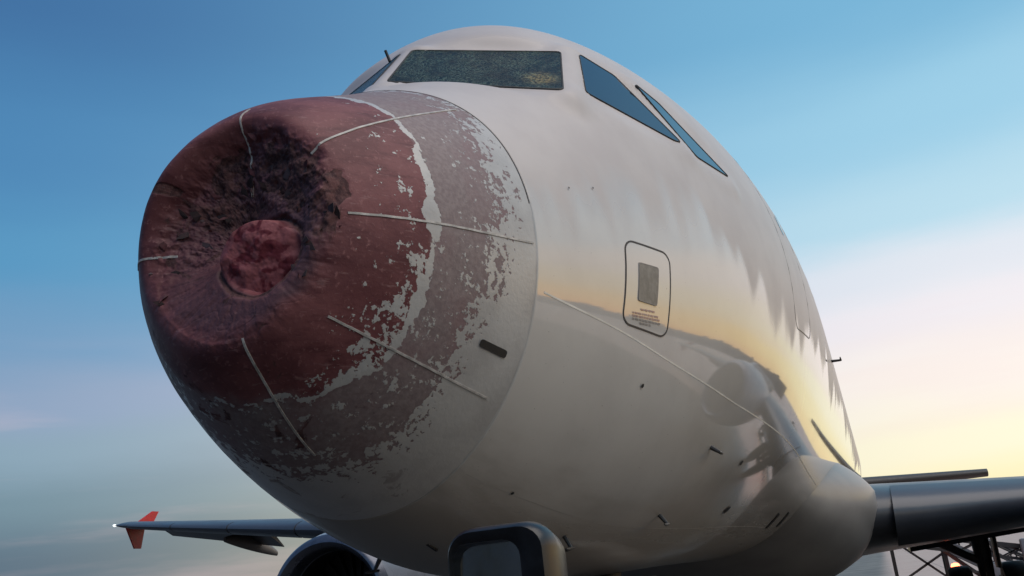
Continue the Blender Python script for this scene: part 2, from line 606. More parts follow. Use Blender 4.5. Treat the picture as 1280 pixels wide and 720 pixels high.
M = dict(
    paint=mat_fuselage(), radome=mat_radome(), crazed=mat_crazed_glass(), glass=mat_glass(), ground=mat_ground(),
    filler=plain('joint_filler', (0.50, 0.475, 0.455), 0.4),
    shard_dark=plain('charred_laminate', (0.055, 0.030, 0.030), 0.8, var=.4, scale=40),
    shard_red=plain('torn_red_laminate', (0.12, 0.035, 0.04), 0.7, var=.4, scale=40),
    shard_purple=plain('torn_purple_laminate', (0.085, 0.055, 0.062), 0.75, var=.4, scale=40),
    strip=plain('lightning_strip_paint', (0.50, 0.465, 0.43), 0.5, var=.3, scale=25),
    seal=plain('black_seal', (0.015, 0.014, 0.014), 0.6),
    line=plain('dark_panel_gap', (0.05, 0.043, 0.042), 0.6),
    seam=plain('skin_seam', (0.40, 0.37, 0.34), 0.5),
    trim=plain('bare_lap_joint', (0.82, 0.78, 0.71), 0.45),
    plate=plain('weathered_access_plate', (0.25, 0.225, 0.195), 0.55, var=0.25, scale=20),
    redink=plain('faded_red_stencil', (0.50, 0.32, 0.28), 0.6),
    ink=plain('dark_stencil', (0.30, 0.27, 0.25), 0.6),
    probe=plain('sooty_probe_metal', (0.10, 0.09, 0.085), 0.45, 0.5),
    metal=plain('probe_metal', (0.32, 0.30, 0.28), 0.38, 0.9),
    dark=plain('dark_slot', (0.022, 0.020, 0.019), 0.6),
    wing=plain('grey_wing_paint', (0.060, 0.063, 0.073), 0.34, var=0.12, scale=1.2),
    slat=plain('leading_edge_metal', (0.075, 0.080, 0.095), 0.34, 0.2, var=0.10, scale=1.5),
    fairing=plain('pale_fairing_paint', (0.30, 0.275, 0.255), 0.36, var=0.12, scale=1.5),
    canoe=plain('brown_grey_fairing', (0.16, 0.135, 0.12), 0.45, var=0.12, scale=1.5),
    red=plain('red_wingtip_paint', (0.60, 0.025, 0.028), 0.45),
    nacelle=plain('engine_cowl_paint', (0.26, 0.275, 0.31), 0.28, var=0.08, scale=1.5),
    lip=plain('inlet_lip_metal', (0.13, 0.14, 0.17), 0.30, 0.7),
    intake=plain('dark_intake_liner', (0.012, 0.012, 0.014), 0.7),
    tyre=plain('tyre_rubber', (0.018, 0.017, 0.017), 0.8),
    gear=plain('grimy_gear_steel', (0.045, 0.042, 0.042), 0.55),
    black=plain('black_plastic', (0.012, 0.012, 0.014), 0.32, var=0.3, scale=30),
    grey_dark=plain('worn_dark_paint', (0.045, 0.046, 0.05), 0.5),
    grey=plain('grey_equipment_paint', (0.20, 0.21, 0.23), 0.5, var=0.2, scale=3),
    terminal=plain('dark_building_cladding', (0.07, 0.068, 0.066), 0.6, var=0.2, scale=.4),
    belt=plain('rubber_belt', (0.03, 0.03, 0.032), 0.8),
)
k = NT('mirror_glass')
k.set(color=(0.55, 0.60, 0.64, 1), metal=1.0, rough=k.step(k.noise(scale=30, detail=5), 0.3, 0.8, 0.03, 0.16))
M['mirror'] = k.m


def lamp_mat(name, col, s):
    k = NT(name)
    n = k.noise(scale=30)
    k.set(color=col, emit=col, emits=k.step(n, 0.0, 1.0, s * 0.9, s * 1.1))
    return k.m


M['white_lamp'] = lamp_mat('lit_white_lamp', (0.95, 1.0, 1.0, 1), 1.3)
M['red_lamp'] = lamp_mat('lit_red_lamp', (1.0, 0.16, 0.06, 1), 9.0)

# ------------------------------------------------------------------ the body's lines
YS = np.array([0, .06, .2, .45, .8, 1.25, 1.8, 2.4, 3.1, 4.0, 5.2, 6.5, 9.0, 40])
PW = np.array([0.0, 0.178, 0.37, 0.594, 0.796, 0.96, 1.178, 1.38, 1.594, 1.801, 1.914, 1.972, 1.975, 1.975])
PT = np.array([-0.771, -0.469, -0.271, -0.045, 0.126, 0.368, 0.73, 1.376, 1.763, 1.982, 2.1, 2.075, 2.07, 2.07])
PB = np.array([-0.771, -1.012, -1.179, -1.376, -1.582, -1.769, -1.911, -2.013, -2.074, -2.105, -2.093, -2.07, -2.07, -2.07])
PC = np.array([-0.771, -0.689, -0.678, -0.658, -0.641, -0.604, -0.51, -0.396, -0.268, -0.14, -0.04, 0.0, 0.0, 0.0])


def pchip(x, y, t):
    h = np.diff(x)
    dl = np.diff(y) / h
    mm = np.zeros_like(y)
    mm[1:-1] = np.where(dl[:-1] * dl[1:] > 0, 2 * dl[:-1] * dl[1:] / (dl[:-1] + dl[1:] + 1e-12), 0)
    mm[0], mm[-1] = dl[0], dl[-1]
    i = np.clip(np.searchsorted(x, t, side='right') - 1, 0, len(x) - 2)
    u = (t - x[i]) / h[i]
    return (2*u**3-3*u**2+1)*y[i] + (u**3-2*u**2+u)*h[i]*mm[i] + (-2*u**3+3*u**2)*y[i+1] + (u**3-u**2)*h[i]*mm[i+1]


TT = np.linspace(0, 3.6, 721)
_kern = np.exp(-.5 * (np.arange(-60, 61) * TT[1] / .075) ** 2)
_kern /= _kern.sum()


_kern2 = np.exp(-.5 * (np.arange(-120, 121) * TT[1] / .20) ** 2)
_kern2 /= _kern2.sum()


def _table(v):
    a = pchip(np.sqrt(YS), v, TT)
    s1 = np.convolve(np.concatenate([2 * a[0] - a[60:0:-1], a, np.full(60, a[-1])]), _kern, 'valid')
    s2 = np.convolve(np.concatenate([2 * a[0] - a[120:0:-1], a, np.full(120, a[-1])]), _kern2, 'valid')
    t = np.clip((TT - 1.55) / .45, 0, 1)
    t = t * t * (3 - 2 * t)
    return s1 * (1 - t) + s2 * t


TABS = [_table(v) for v in (PW, PT, PB, PC)]


def skin(y, ph):
    """fuselage surface: station y aft of the nose, clock angle ph (0 = port, 90 = top), radians"""
    y = np.asarray(y, float)
    ph = np.asarray(ph, float)
    w, T, B, C = [np.interp(np.sqrt(np.clip(y, 0, 12.9)), TT, v) for v in TABS]
    tail = np.clip((y - 24.0) / 13.5, 0, 1)
    w = w * (1 - tail ** 1.7 * 0.86)
    B = B + tail ** 1.55 * 2.75
    T = T - tail ** 2.2 * 0.75
    C = C + tail ** 1.6 * 0.9
    mid, h = (T + B) / 2, (T - B) / 2
    c, s = np.cos(ph), np.sin(ph)
    return np.stack(np.broadcast_arrays(w * c, y, mid + h * s + (C - mid) * c * c + GZ), -1)


def skin_n(y, ph):
    e = 1e-3
    a = skin(y + e, ph) - skin(y - e, ph)
    b = skin(y, ph + e) - skin(y, ph - e)
    n = np.cross(b, a)
    n /= np.linalg.norm(n, axis=-1, keepdims=True) + 1e-12
    s = np.sign((n * (skin(y, ph) - np.array([0, 0, GZ - 0.4])) * np.array([1, 0, 1])).sum(-1, keepdims=True))
    return n * np.where(s == 0, 1, s)


def rad(a):
    return np.radians(a)


def ribbon(path, hw, h, name, mat, parent, surf=None, closed=False, sink=0.004):
    """a low raised strip laid along (station, clock) points on the skin"""
    y, ph = np.array([p[0] for p in path], float), rad(np.array([p[1] for p in path], float))
    P = (surf or skin)(y, ph)
    N = skin_n(y, ph)
    T = np.roll(P, -1, 0) - np.roll(P, 1, 0)
    if not closed:
        T[0], T[-1] = P[1] - P[0], P[-1] - P[-2]
    T /= np.linalg.norm(T, axis=1, keepdims=True)
    S = np.cross(N, T)
    S /= np.linalg.norm(S, axis=1, keepdims=True)
    rows = np.stack([P - S * hw - N * sink, P - S * hw * 0.8 + N * h, P + S * hw * 0.8 + N * h, P + S * hw - N * sink], 1)
    n = len(P)
    v = rows.reshape(-1, 3)
    f = []
    for i in range(n if closed else n - 1):
        j = (i + 1) % n
        for q in range(3):
            f.append((i * 4 + q, i * 4 + q + 1, j * 4 + q + 1, j * 4 + q))
    if not closed:
        f += [(0, 1, 2, 3), (n * 4 - 1, n * 4 - 2, n * 4 - 3, n * 4 - 4)]
    return new_obj(name, v, f, mat, parent, smooth=False)


def quad_map(c, u, v):
    """bilinear map of the four (station, clock) corners TL, TR, BR, BL"""
    c = np.array(c, float)
    return ((1-u)*(1-v))[..., None]*c[0] + (u*(1-v))[..., None]*c[1] + (u*v)[..., None]*c[2] + ((1-u)*v)[..., None]*c[3]


def rounded_path(c, r, n=8, asp=1.0):
    pts = []
    rx, ry = r, r * asp
    for cx, cy, a0 in ((1 - rx, ry, -90), (1 - rx, 1 - ry, 0), (rx, 1 - ry, 90), (rx, ry, 180)):
        for i in range(n + 1):
            a = math.radians(a0 + 90 * i / n)
            pts.append((cx + rx * math.cos(a), cy + ry * math.sin(a)))
    out = []
    for i in range(len(pts)):
        p, q = np.array(pts[i]), np.array(pts[(i + 1) % len(pts)])
        k_ = max(1, int(np.linalg.norm(q - p) / 0.08))
        out += [p + (q - p) * j / k_ for j in range(k_)]
    out = np.array(out)
    return quad_map(c, out[:, 0], out[:, 1])


def patch(c, h, name, mat, parent, nu=8, nv=8, r=None, asp=1.0):
    """a thin plate following the skin inside four (station, clock) corners"""
    if r:
        path = rounded_path(c, r, 6, asp)
        mid = path.mean(0)
        rings = [mid + (path - mid) * s for s in (1, 0.9, .75, .5, .25, 0.01)]
        hs = [h] * 6
        V = []
        for p, hh in zip(rings, hs):
            V.append(skin(p[:, 0], rad(p[:, 1])) + skin_n(p[:, 0], rad(p[:, 1])) * hh)
        n = len(path)
        f = [tuple(q) for q in grid_quads(6, n, True)] + [tuple(range(5 * n, 6 * n))]
        return new_obj(name, np.concatenate(V), f, mat, parent)
    u, v = np.meshgrid(np.linspace(0, 1, nu), np.linspace(0, 1, nv))
    p = quad_map(c, u, v).reshape(-1, 2)
    P, N = skin(p[:, 0], rad(p[:, 1])), skin_n(p[:, 0], rad(p[:, 1]))
    top, bot = P + N * h, P - N * .003
    q = grid_quads(nv, nu, False)
    f = [tuple(x) for x in q] + [tuple(x[::-1] + nu * nv) for x in q]
    b = list(range(nu)) + [nu * i + nu - 1 for i in range(1, nv)] + [nu * (nv - 1) + i for i in range(nu - 2, -1, -1)] + [nu * i for i in range(nv - 2, 0, -1)]
    for i in range(len(b)):
        a_, b_ = b[i], b[(i + 1) % len(b)]
        f.append((a_, b_, b_ + nu * nv, a_ + nu * nv))
    return new_obj(name, np.concatenate([top, bot]), f, mat, parent, smooth=False)


# ------------------------------------------------------------------ the ground
g = MB()
ng = 24
gs = np.sign(np.linspace(-1, 1, ng)) * np.abs(np.linspace(-1, 1, ng)) ** 3 * 4000
gv = [(x, y, 0) for y in gs for x in gs]
ground = new_obj('ground', gv, grid_quads(ng, ng, False), M['ground'], None, smooth=False)
ground['kind'] = 'structure'

# ------------------------------------------------------------------ the airplane
plane = empty('airplane', (0, 5.0, 0))
plane['label'] = 'white airliner with a crushed, paint-stripped red nose cone'
plane['category'] = 'airplane'
INV = Matrix.Translation((0, -5.0, 0))


def adopt(o, parent):
    """make a part built in world coordinates a child without moving it"""
    o.parent = parent
    if parent is plane:
        o.matrix_parent_inverse = INV
    return o


def part(o):
    return adopt(o, plane)


# windscreen panes: four corners (x, y, z) each, z from the fuselage centre line
def sk(y, deg):
    return skin(y, rad(deg))


front = [sk(1.648, 87.4), sk(2.065, 88.6), sk(2.405, 51.9), sk(1.985, 41.0)]
slide = [sk(2.20, 38.4), sk(2.529, 49.0), sk(2.75, 41.9), sk(2.895, 22.5), sk(2.82, 22.9)]
aft = [sk(2.851, 38.3), sk(3.083, 34.3), sk(3.535, 17.0), sk(3.075, 19.9)]


def plane_fit(pts):
    P = np.array(pts)
    c = P.mean(0)
    u, s, vt = np.linalg.svd(P - c)
    n = vt[2]
    if n.dot(c - np.array([0, 3.5, GZ])) < 0:
        n = -n
    x = vt[0]
    return c, n, x, np.cross(n, x)


def mirror_pts(pts):
    return [np.array([-p[0], p[1], p[2]]) for p in pts]


PANES = []
for side in (1, -1):
    for nm, pts in (('front', front), ('slide', slide), ('aft', aft)):
        q = pts if side == 1 else mirror_pts(pts)
        c, n, x, yv = plane_fit(q)
        if nm == 'front':
            c = c + n * 0.018          # the flat windscreen stands a little proud of the curved nose
        poly = np.array([[(p - c).dot(x), (p - c).dot(yv)] for p in q])
        PANES.append(dict(kind=nm, side=side, c=c, n=n, x=x, y=yv, poly=poly))


def poly_dist(poly, p):
    """signed distance, negative inside (convex or not)"""
    a, b = poly, np.roll(poly, -1, 0)
    best = np.full(len(p), 1e9)
    ins = np.zeros(len(p), bool)
    for s, e in zip(a, b):
        ev = e - s
        t = np.clip(((p - s) @ ev) / ev.dot(ev), 0, 1)
        best = np.minimum(best, np.linalg.norm(p - s - t[:, None] * ev, axis=1))
        cr = ((s[1] > p[:, 1]) != (e[1] > p[:, 1])) & (p[:, 0] < (e[0] - s[0]) * (p[:, 1] - s[1]) / (e[1] - s[1] + 1e-12) + s[0])
        ins ^= cr
    return np.where(ins, -best, best)


def flatten_panes(V):
    disp, wsum = np.zeros_like(V), np.zeros(len(V))
    for p in PANES:
        dv = V - p['c']
        h = dv @ p['n']
        near = (np.abs(h) < 0.3) & (np.linalg.norm(dv, axis=1) < 1.2)
        if not near.any():
            continue
        uv = np.stack([dv[near] @ p['x'], dv[near] @ p['y']], -1)
        dist = poly_dist(p['poly'], uv)
        w = (1 - sstep(0.015, 0.24, dist)) ** 1.5
        w = np.where(dist < 0.018, 8.0, w)
        disp[near] -= (h[near] * w)[:, None] * p['n']
        wsum[near] += w
    return V + disp / np.maximum(wsum, 1)[:, None]


# fuselage skin
JOINT = 1.175
ys = np.concatenate([np.arange(JOINT + 0.004, 4.2, 0.016), np.linspace(4.2, 8, 60)[0:], np.linspace(8.2, 24, 30), np.linspace(24.5, 37.5, 30)])
nph = 320
ph = np.linspace(-math.pi, math.pi, nph, endpoint=False)
Y2, PH2 = np.meshgrid(ys, ph, indexing='ij')
V = skin(Y2, PH2).reshape(-1, 3)
V = flatten_panes(V)
# turn the rim in at the radome joint
rim = skin(np.full(nph, JOINT + 0.004), ph)
rim2 = rim * np.array([0.96, 1, 0.96]) + np.array([0, 0.02, 0.04 * (GZ - 0.6)])
V = np.concatenate([rim2, V])
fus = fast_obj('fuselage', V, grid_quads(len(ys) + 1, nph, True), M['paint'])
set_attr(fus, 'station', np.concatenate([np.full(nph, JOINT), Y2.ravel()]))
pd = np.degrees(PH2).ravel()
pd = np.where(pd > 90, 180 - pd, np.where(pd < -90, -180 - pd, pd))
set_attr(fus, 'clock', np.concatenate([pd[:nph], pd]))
part(fus)

# ---------------- radome with its crushed tip
NR, NP = 270, 640
yr = np.linspace(0.02, math.sqrt(JOINT), NR) ** 2
pr = np.linspace(-math.pi, math.pi, NP, endpoint=False)
AX = -0.771 + GZ


def crush(P, yy, phd):
    """push the intact nose surface P in, as the hail did"""
    x, z = P[..., 0], P[..., 2] - AX
    # the dish lies a little to port and low of the tip
    rho = np.hypot(x - 0.09, z + 0.02)
    ang = np.degrees(np.arctan2(z + 0.02, x - 0.09))
    Rr = np.interp(ang, [-180, -135, -90, -50, -10, 20, 50, 90, 130, 180], [.43, .38, .35, .31, .33, .37, .45, .52, .46, .43])
    Rt = np.interp(np.degrees(np.arctan2(z, x)), [-180, -135, -90, -50, -10, 20, 50, 90, 130, 180], [.47, .40, .37, .36, .41, .45, .49, .54, .52, .47])
    u = rho / Rr
    base = np.interp(Rt, TABS_R, TABS_Y)             # station where the rim lies
    bowl = base + 0.010 + 0.066 * np.clip(1 - u ** 2, 0, 1) ** 0.9
    # smooth maximum of intact nose and bowl
    kk = 0.036
    mx = np.maximum(P[..., 1], bowl)
    sm = mx + kk * np.log(np.exp((P[..., 1] - mx) / kk) + np.exp((bowl - mx) / kk))
    inside = 1 - sstep(0.95, 1.25, u)
    ny = P[..., 1] + (sm - P[..., 1]) * inside
    # central disc, still standing proud
    dx_, dz_ = x - 0.135, z + 0.035
    dr = np.hypot(dx_ / 1.04, dz_) * (1 + 0.08 * fbm(P, 7, 2, 3))
    disc = 1 - sstep(0.136, 0.166, dr)
    flat = 0.262 + 0.22 * dx_ - 0.16 * dz_ - 0.022 * np.clip(1 - (dr / .16) ** 2, 0, 1) + 0.014 * fbm(P, 14, 4, 9)
    ny = ny * (1 - disc) + flat * disc
    groove = np.exp(-((dr - 0.168) / 0.012) ** 2)
    ny += groove * 0.012
    # buckles and torn laminate
    up = sstep(-0.15, 0.15, z) * 0.75 + 0.25
    tw = sstep(0.30, 0.5, u) * (1 - sstep(0.98, 1.12, u)) * (1 - disc)
    rough_ = fbm(P * np.array([1, .4, 1]), 10, 5, 11, 0.68)
    ridg = 1 - np.abs(fbm(P * np.array([1, .4, 1]), 6.5, 3, 31))*2
    ny += tw * up * (0.030 * rough_ - 0.021 * np.clip(ridg - 0.45, 0, 1))
    buck = fbm(np.stack([np.cos(np.radians(ang)), np.sin(np.radians(ang)), rho * 0.5], -1), 3.1, 3, 51)
    ny += (sstep(0.55, 0.95, u) * (1 - sstep(1.0, 1.5, u))) * 0.006 * buck
    ca, sa_ = np.cos(np.radians(ang)), np.sin(np.radians(ang))
    cre = 1 - 2 * np.abs(fbm(np.stack([ca * 2, sa_ * 2, rho * .8], -1), 4.2, 2, 91))
    ny += (sstep(0.42, 0.62, u) * (1 - sstep(0.95, 1.25, u))) * 0.0035 * np.clip(cre - .3, 0, 1) * (1 - disc)
    Q = P.copy()
    Q[..., 1] = ny
    # shallow dents over the outer shell
    dent = fbm(P, 5.5, 3, 77)
    N = skin_n(np.maximum(yy, .01), phd)
    wgt = (sstep(0.9, 1.3, u) * (1 - sstep(0.75, 1.1, yy)))[..., None]
    Q -= N * wgt * (0.003 * np.clip(dent + 0.1, -0.2, 1))[..., None]
    return Q, rho, ang, u, disc, groove, tw


_yy = np.linspace(0, 1.2, 600)
TABS_R = np.hypot(skin(_yy, 0.0)[:, 0] * .5 + 0.5 * (skin(_yy, math.pi / 2)[:, 2] - skin(_yy, -math.pi / 2)[:, 2]) / 2, 0)
TABS_Y = _yy


def nose_surf(y, ph_):
    P = skin(y, ph_)
    return crush(P, np.asarray(y, float), np.asarray(ph_, float))[0]


Y2, PH2 = np.meshgrid(yr, pr, indexing='ij')
P0 = skin(Y2, PH2)
Q, rho, ang, u, disc, groove, tw = crush(P0, Y2, PH2)
phd = np.degrees(PH2)
nz1 = fbm(P0, 6, 3, 101)
nz2 = fbm(P0, 14, 3, 131)
# inner red coat ends at a ring; the outer coat is mauve primer under peeling white
ring = np.interp(phd, [-180, -130, -100, -80, -58, -33, -3, 20, 45, 70, 90, 130, 180],
                 [.38, .36, .36, .38, .52, .585, .612, .62, .64, .66, .66, .5, .38])
rag = np.interp(phd, [-180, -60, -20, 180], [2.4, 2.0, 1.0, 1.0])
dring = Y2 - ring + rag * (0.028 * nz1 + 0.018 * nz2)
redw = np.interp(phd, [-180, -70, -25, 180], [.06, .05, .012, .012])
a_red = 1 - sstep(-redw, redw, dring)
nz3 = fbm(P0, 9, 3, 171)
ringw = np.exp(-((dring - 0.005 + .014 * nz3) / (0.016 + 0.020 * np.clip(nz1 + .25, 0, 1))) ** 2) * np.clip(0.95 + 0.75 * nz3, 0, 1.2)
# how much of the white coat is left: outer zone by clock angle and station
o1 = np.interp(phd, [-180, -150, -120, -95, -75, -60, -45, -30, -12, 10, 30, 45, 60, 90, 130, 180],
               [.70, .72, .74, .74, .74, .72, .74, .70, .55, .50, .44, .26, .18, .26, .45, .70])
o2 = np.interp(phd, [-180, -150, -120, -95, -75, -60, -45, -30, -12, 10, 30, 45, 60, 90, 130, 180],
               [1.3, 1.3, 1.3, 1.25, 1.2, 1.3, 1.55, 1.25, .82, .74, .66, .44, .24, .5, .9, 1.3])
start = np.interp(phd, [-180, -100, -60, -30, 0, 40, 90, 180], [.55, .66, .76, .76, .80, .84, .85, .55])
outer = o1 * 0.45 + (o2 - o1 * 0.45) * np.clip((Y2 - start) / np.maximum(1.10 - start, .1), 0, 1.25)
inner = np.interp(phd, [-180, -150, -110, -90, -70, -50, -30, -8, 8, 30, 60, 90, 150, 180],
                  [.16, .24, .38, .38, .46, .60, .48, .32, .34, .28, .08, .05, .02, .16]) * sstep(.22, .58, Y2)
a_white = np.where(dring > 0, outer, inner)
a_white = np.maximum(a_white, ringw * np.interp(phd, [-180, -100, -70, -35, 0, 60, 80, 110, 180], [.20, .42, .62, .92, 1.15, .95, 1.0, .9, .25]))
a_white *= sstep(0.85, 1.15, u)
band = np.exp(-((Y2 - 1.135) / .05) ** 2) * np.interp(phd, [0, 30, 90], [0, .55, .5])
a_white = np.maximum(a_white, band)
# dark torn laminate above and right of the disc; long slivers to the left
upw = np.interp(ang, [-180, -150, -100, -60, -20, 0, 25, 60, 110, 150, 180], [.36, .20, .12, .16, .45, .70, .90, .88, .74, .54, .36])
a_char = upw * sstep(0.28, 0.45, u) * (1 - sstep(0.92, 1.12, u + 0.12 * nz1)) * (1 - disc) + groove * 0.85
a_char = np.maximum(a_char, 0.5 * (1 - sstep(.0, .06, np.abs(nz1 + .1))) * tw)
low = sstep(-170, -95, phd) * 0 + np.interp(phd, [-180, -150, -95, -60, -30, 180], [.34, .52, .46, .28, .0, 0]) * sstep(.2, .35, Y2)
a_char = np.maximum(a_char, low * (1 - ringw))
# dark leaf-shaped puncture at the far upper left
pu = np.hypot((P0[..., 0] + 0.30) / .055 + (P0[..., 2] - AX - .337) / .10, (P0[..., 2] - AX - 0.337) / .026)
a_char = np.maximum(a_char, 2.2 * (1 - sstep(.7, 1.1, pu + .4 * nz2)))
pu = np.hypot((P0[..., 0] - 0.445) / .045, (P0[..., 2] - AX - 0.19) / .065)
a_char = np.maximum(a_char, 1.6 * (1 - sstep(.6, 1.2, pu + .8 * nz2)))
a_purp = np.interp(ang, [-180, -130, -95, -60, -30, 10, 30, 60, 100, 150, 180], [.45, .6, .62, .65, .8, .85, .75, .7, .65, .4, .45]) * sstep(.28, .4, u) * (1 - sstep(.8, 1.02, u + .10 * nz1))
rad_obj = fast_obj('radome', Q.reshape(-1, 3), grid_quads(NR, NP, True), M['radome'])
for nm, a in (('white', a_white), ('red', a_red), ('char', a_char), ('disc', disc), ('purple', a_purp)):
    set_attr(rad_obj, nm, a)
# close the tiny hole at the very tip
import bmesh
bm = bmesh.new()
bm.from_mesh(rad_obj.data)
bmesh.ops.holes_fill(bm, edges=[e for e in bm.edges if e.is_boundary and e.verts[0].co.y < 0.6], sides=0)
bm.to_mesh(rad_obj.data)
bm.free()
part(rad_obj)

# lightning strips, every 45 degrees
for phs, y0, y1 in ((45.5, .24, 1.12), (-2.8, .315, 1.16), (-42.0, .33, 1.08), (-84, .17, .68), (86, .05, .36), (-176, .12, .33)):
    pth = []
    for i in range(36):
        y_ = y0 + (y1 - y0) * i / 35
        drift = 0.0
        if phs == 45.5:
            drift = -14 * (1 - i / 35) ** 1.6
        if phs == -84:
            drift = 10 * (1 - i / 35) ** 2
        if phs == 86:
            drift = -6 * (1 - i / 35) ** 1.2
        pth.append((y_, phs + drift + 0.06 * math.sin(i * 1.7) * (1 - i / 35)))
    s_ = ribbon(pth, 0.0042 if phs == 86 else 0.0055, 0.0032, 'lightning_strip', M['strip'], rad_obj, surf=nose_surf)
# radome seal and drain slot
ribbon([(JOINT + 0.001, a) for a in np.linspace(8, 172, 90)], 0.0045, 0.0014, 'joint_seal', M['line'], rad_obj)
ribbon([(JOINT + 0.001, a) for a in np.linspace(172, 368, 110)], 0.0034, 0.0004, 'joint_filler', M['filler'], rad_obj)
patch([(.923, -29.6), (1.086, -30.0), (1.084, -31.9), (.921, -31.5)], 0.004, 'drain_slot', M['dark'], rad_obj, r=.10, asp=3)

# torn laminate standing out of the dish
rs = np.random.RandomState(21)
shard_mats = [M['shard_dark'], M['shard_dark'], M['shard_red'], M['shard_purple']]
made = 0
while made < 44:
    a_ = rs.uniform(-40, 200)
    uu = rs.uniform(.52, 1.0)
    r_ = uu * np.interp(a_, [-40, 0, 50, 90, 130, 180, 200], [.33, .36, .46, .53, .50, .46, .44])
    if r_ < .22:
        continue
    xx, zz = 0.09 + r_ * math.cos(math.radians(a_)), -0.02 + r_ * math.sin(math.radians(a_))
    k_ = np.argmin((P0[..., 0] - xx) ** 2 + (P0[..., 2] - AX - zz) ** 2)
    p = Vector(Q.reshape(-1, 3)[k_])
    L, w_ = rs.uniform(.015, .046), rs.uniform(.008, .018)
    dirv = Vector((math.cos(math.radians(a_ + rs.uniform(-70, 70))), 0, math.sin(math.radians(a_ + rs.uniform(-70, 70)))))
    side = dirv.cross(Vector((0, 1, 0)))
    lift_ = Vector((0, -rs.uniform(.004, .016), 0))
    v_ = [p - dirv * L * .6 - side * w_ * .7, p - dirv * L * .5 + side * w_, p + lift_ + side * w_ * rs.uniform(.4, 1.1), p + dirv * L * .6 + lift_ * 1.7 + side * w_ * rs.uniform(-.4, .4), p + lift_ * .8 - side * w_ * rs.uniform(.5, 1.2)]
    v_ = [q + Vector((0, .004, 0)) for q in v_]
    back = [q + Vector((0, .003, 0)) for q in v_]
    f_ = [(0, 1, 2, 4), (4, 2, 3), (9, 7, 6, 5), (8, 7, 9)] + [(i_, (i_ + 1) % 5, (i_ + 1) % 5 + 5, i_ + 5) for i_ in range(5)]
    new_obj('torn_flake', v_ + back, f_, shard_mats[rs.randint(4)], rad_obj, smooth=False)
    made += 1

# ---------------- cockpit windows
for p in PANES:
    w = empty('cockpit_window', tuple(p['c']))
    part(w)
    X = Matrix.Translation(-Vector(p['c']))
    poly = p['poly']
    ctr = poly.mean(0)
    # round the corners
    pts = []
    for i in range(len(poly)):
        a, b, c = poly[i - 1], poly[i], poly[(i + 1) % len(poly)]
        r1 = min(0.03, 0.2 * np.linalg.norm(a - b))
        r2 = min(0.03, 0.2 * np.linalg.norm(c - b))
        s, e = b + (a - b) / np.linalg.norm(a - b) * r1, b + (c - b) / np.linalg.norm(c - b) * r2
        for t in np.linspace(0, 1, 6):
            pts.append((1 - t) ** 2 * s + 2 * t * (1 - t) * b + t * t * e)
    pts = np.array(pts)
    n_ = len(pts)
    nxt, prv = np.roll(pts, -1, 0), np.roll(pts, 1, 0)
    tg = nxt - prv
    tg /= np.linalg.norm(tg, axis=1, keepdims=True) + 1e-9
    nr = np.stack([tg[:, 1], -tg[:, 0]], -1)
    if ((pts + nr * .01 - ctr) ** 2).sum() < ((pts - ctr) ** 2).sum():
        nr = -nr

    def lift(uv, h):
        return uv[:, :1] * p['x'] + uv[:, 1:] * p['y'] + p['n'] * h

    gl = 0.013 if p['kind'] == 'front' else 0.007
    seal_v = np.concatenate([lift(pts + nr * gl, -.004), lift(pts + nr * (gl - .003), .006), lift(pts + nr * .002, .008), lift(pts, .003)])
    so = new_obj('window_seal', seal_v, grid_quads(4, n_, True), M['seal'], w)
    gv = np.concatenate([lift(pts + nr * .001, .0045), lift(ctr + (pts - ctr) * .6, .0045)])
    gf = [tuple(q) for q in grid_quads(2, n_, True)] + [tuple(range(n_, 2 * n_))]
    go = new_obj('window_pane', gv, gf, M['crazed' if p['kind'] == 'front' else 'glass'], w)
    for o in (so, go):
        bm = bmesh.new()
        bm.from_mesh(o.data)
        bmesh.ops.recalc_face_normals(bm, faces=bm.faces)
        # open sheets: make them face outward
        s = sum(f.normal.dot(Vector(p['n'])) * f.calc_area() for f in bm.faces)
        if s < 0:
            bmesh.ops.reverse_faces(bm, faces=bm.faces)
        bm.to_mesh(o.data)
        bm.free()
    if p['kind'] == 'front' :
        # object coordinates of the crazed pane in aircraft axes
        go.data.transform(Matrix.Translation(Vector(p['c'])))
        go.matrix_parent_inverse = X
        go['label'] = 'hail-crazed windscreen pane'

# wiper on the starboard windscreen
wb = MB()
pw = sk(1.95, 96)
P1 = Vector(sk(2.05, 95.0)) + Vector((0, -.02, .01))
P2 = P1 + Vector((-.015, -.02, .07))
wb.tube([P1, P2], 0.010, 6)
part(wb.build('windscreen_wiper', M['black']))

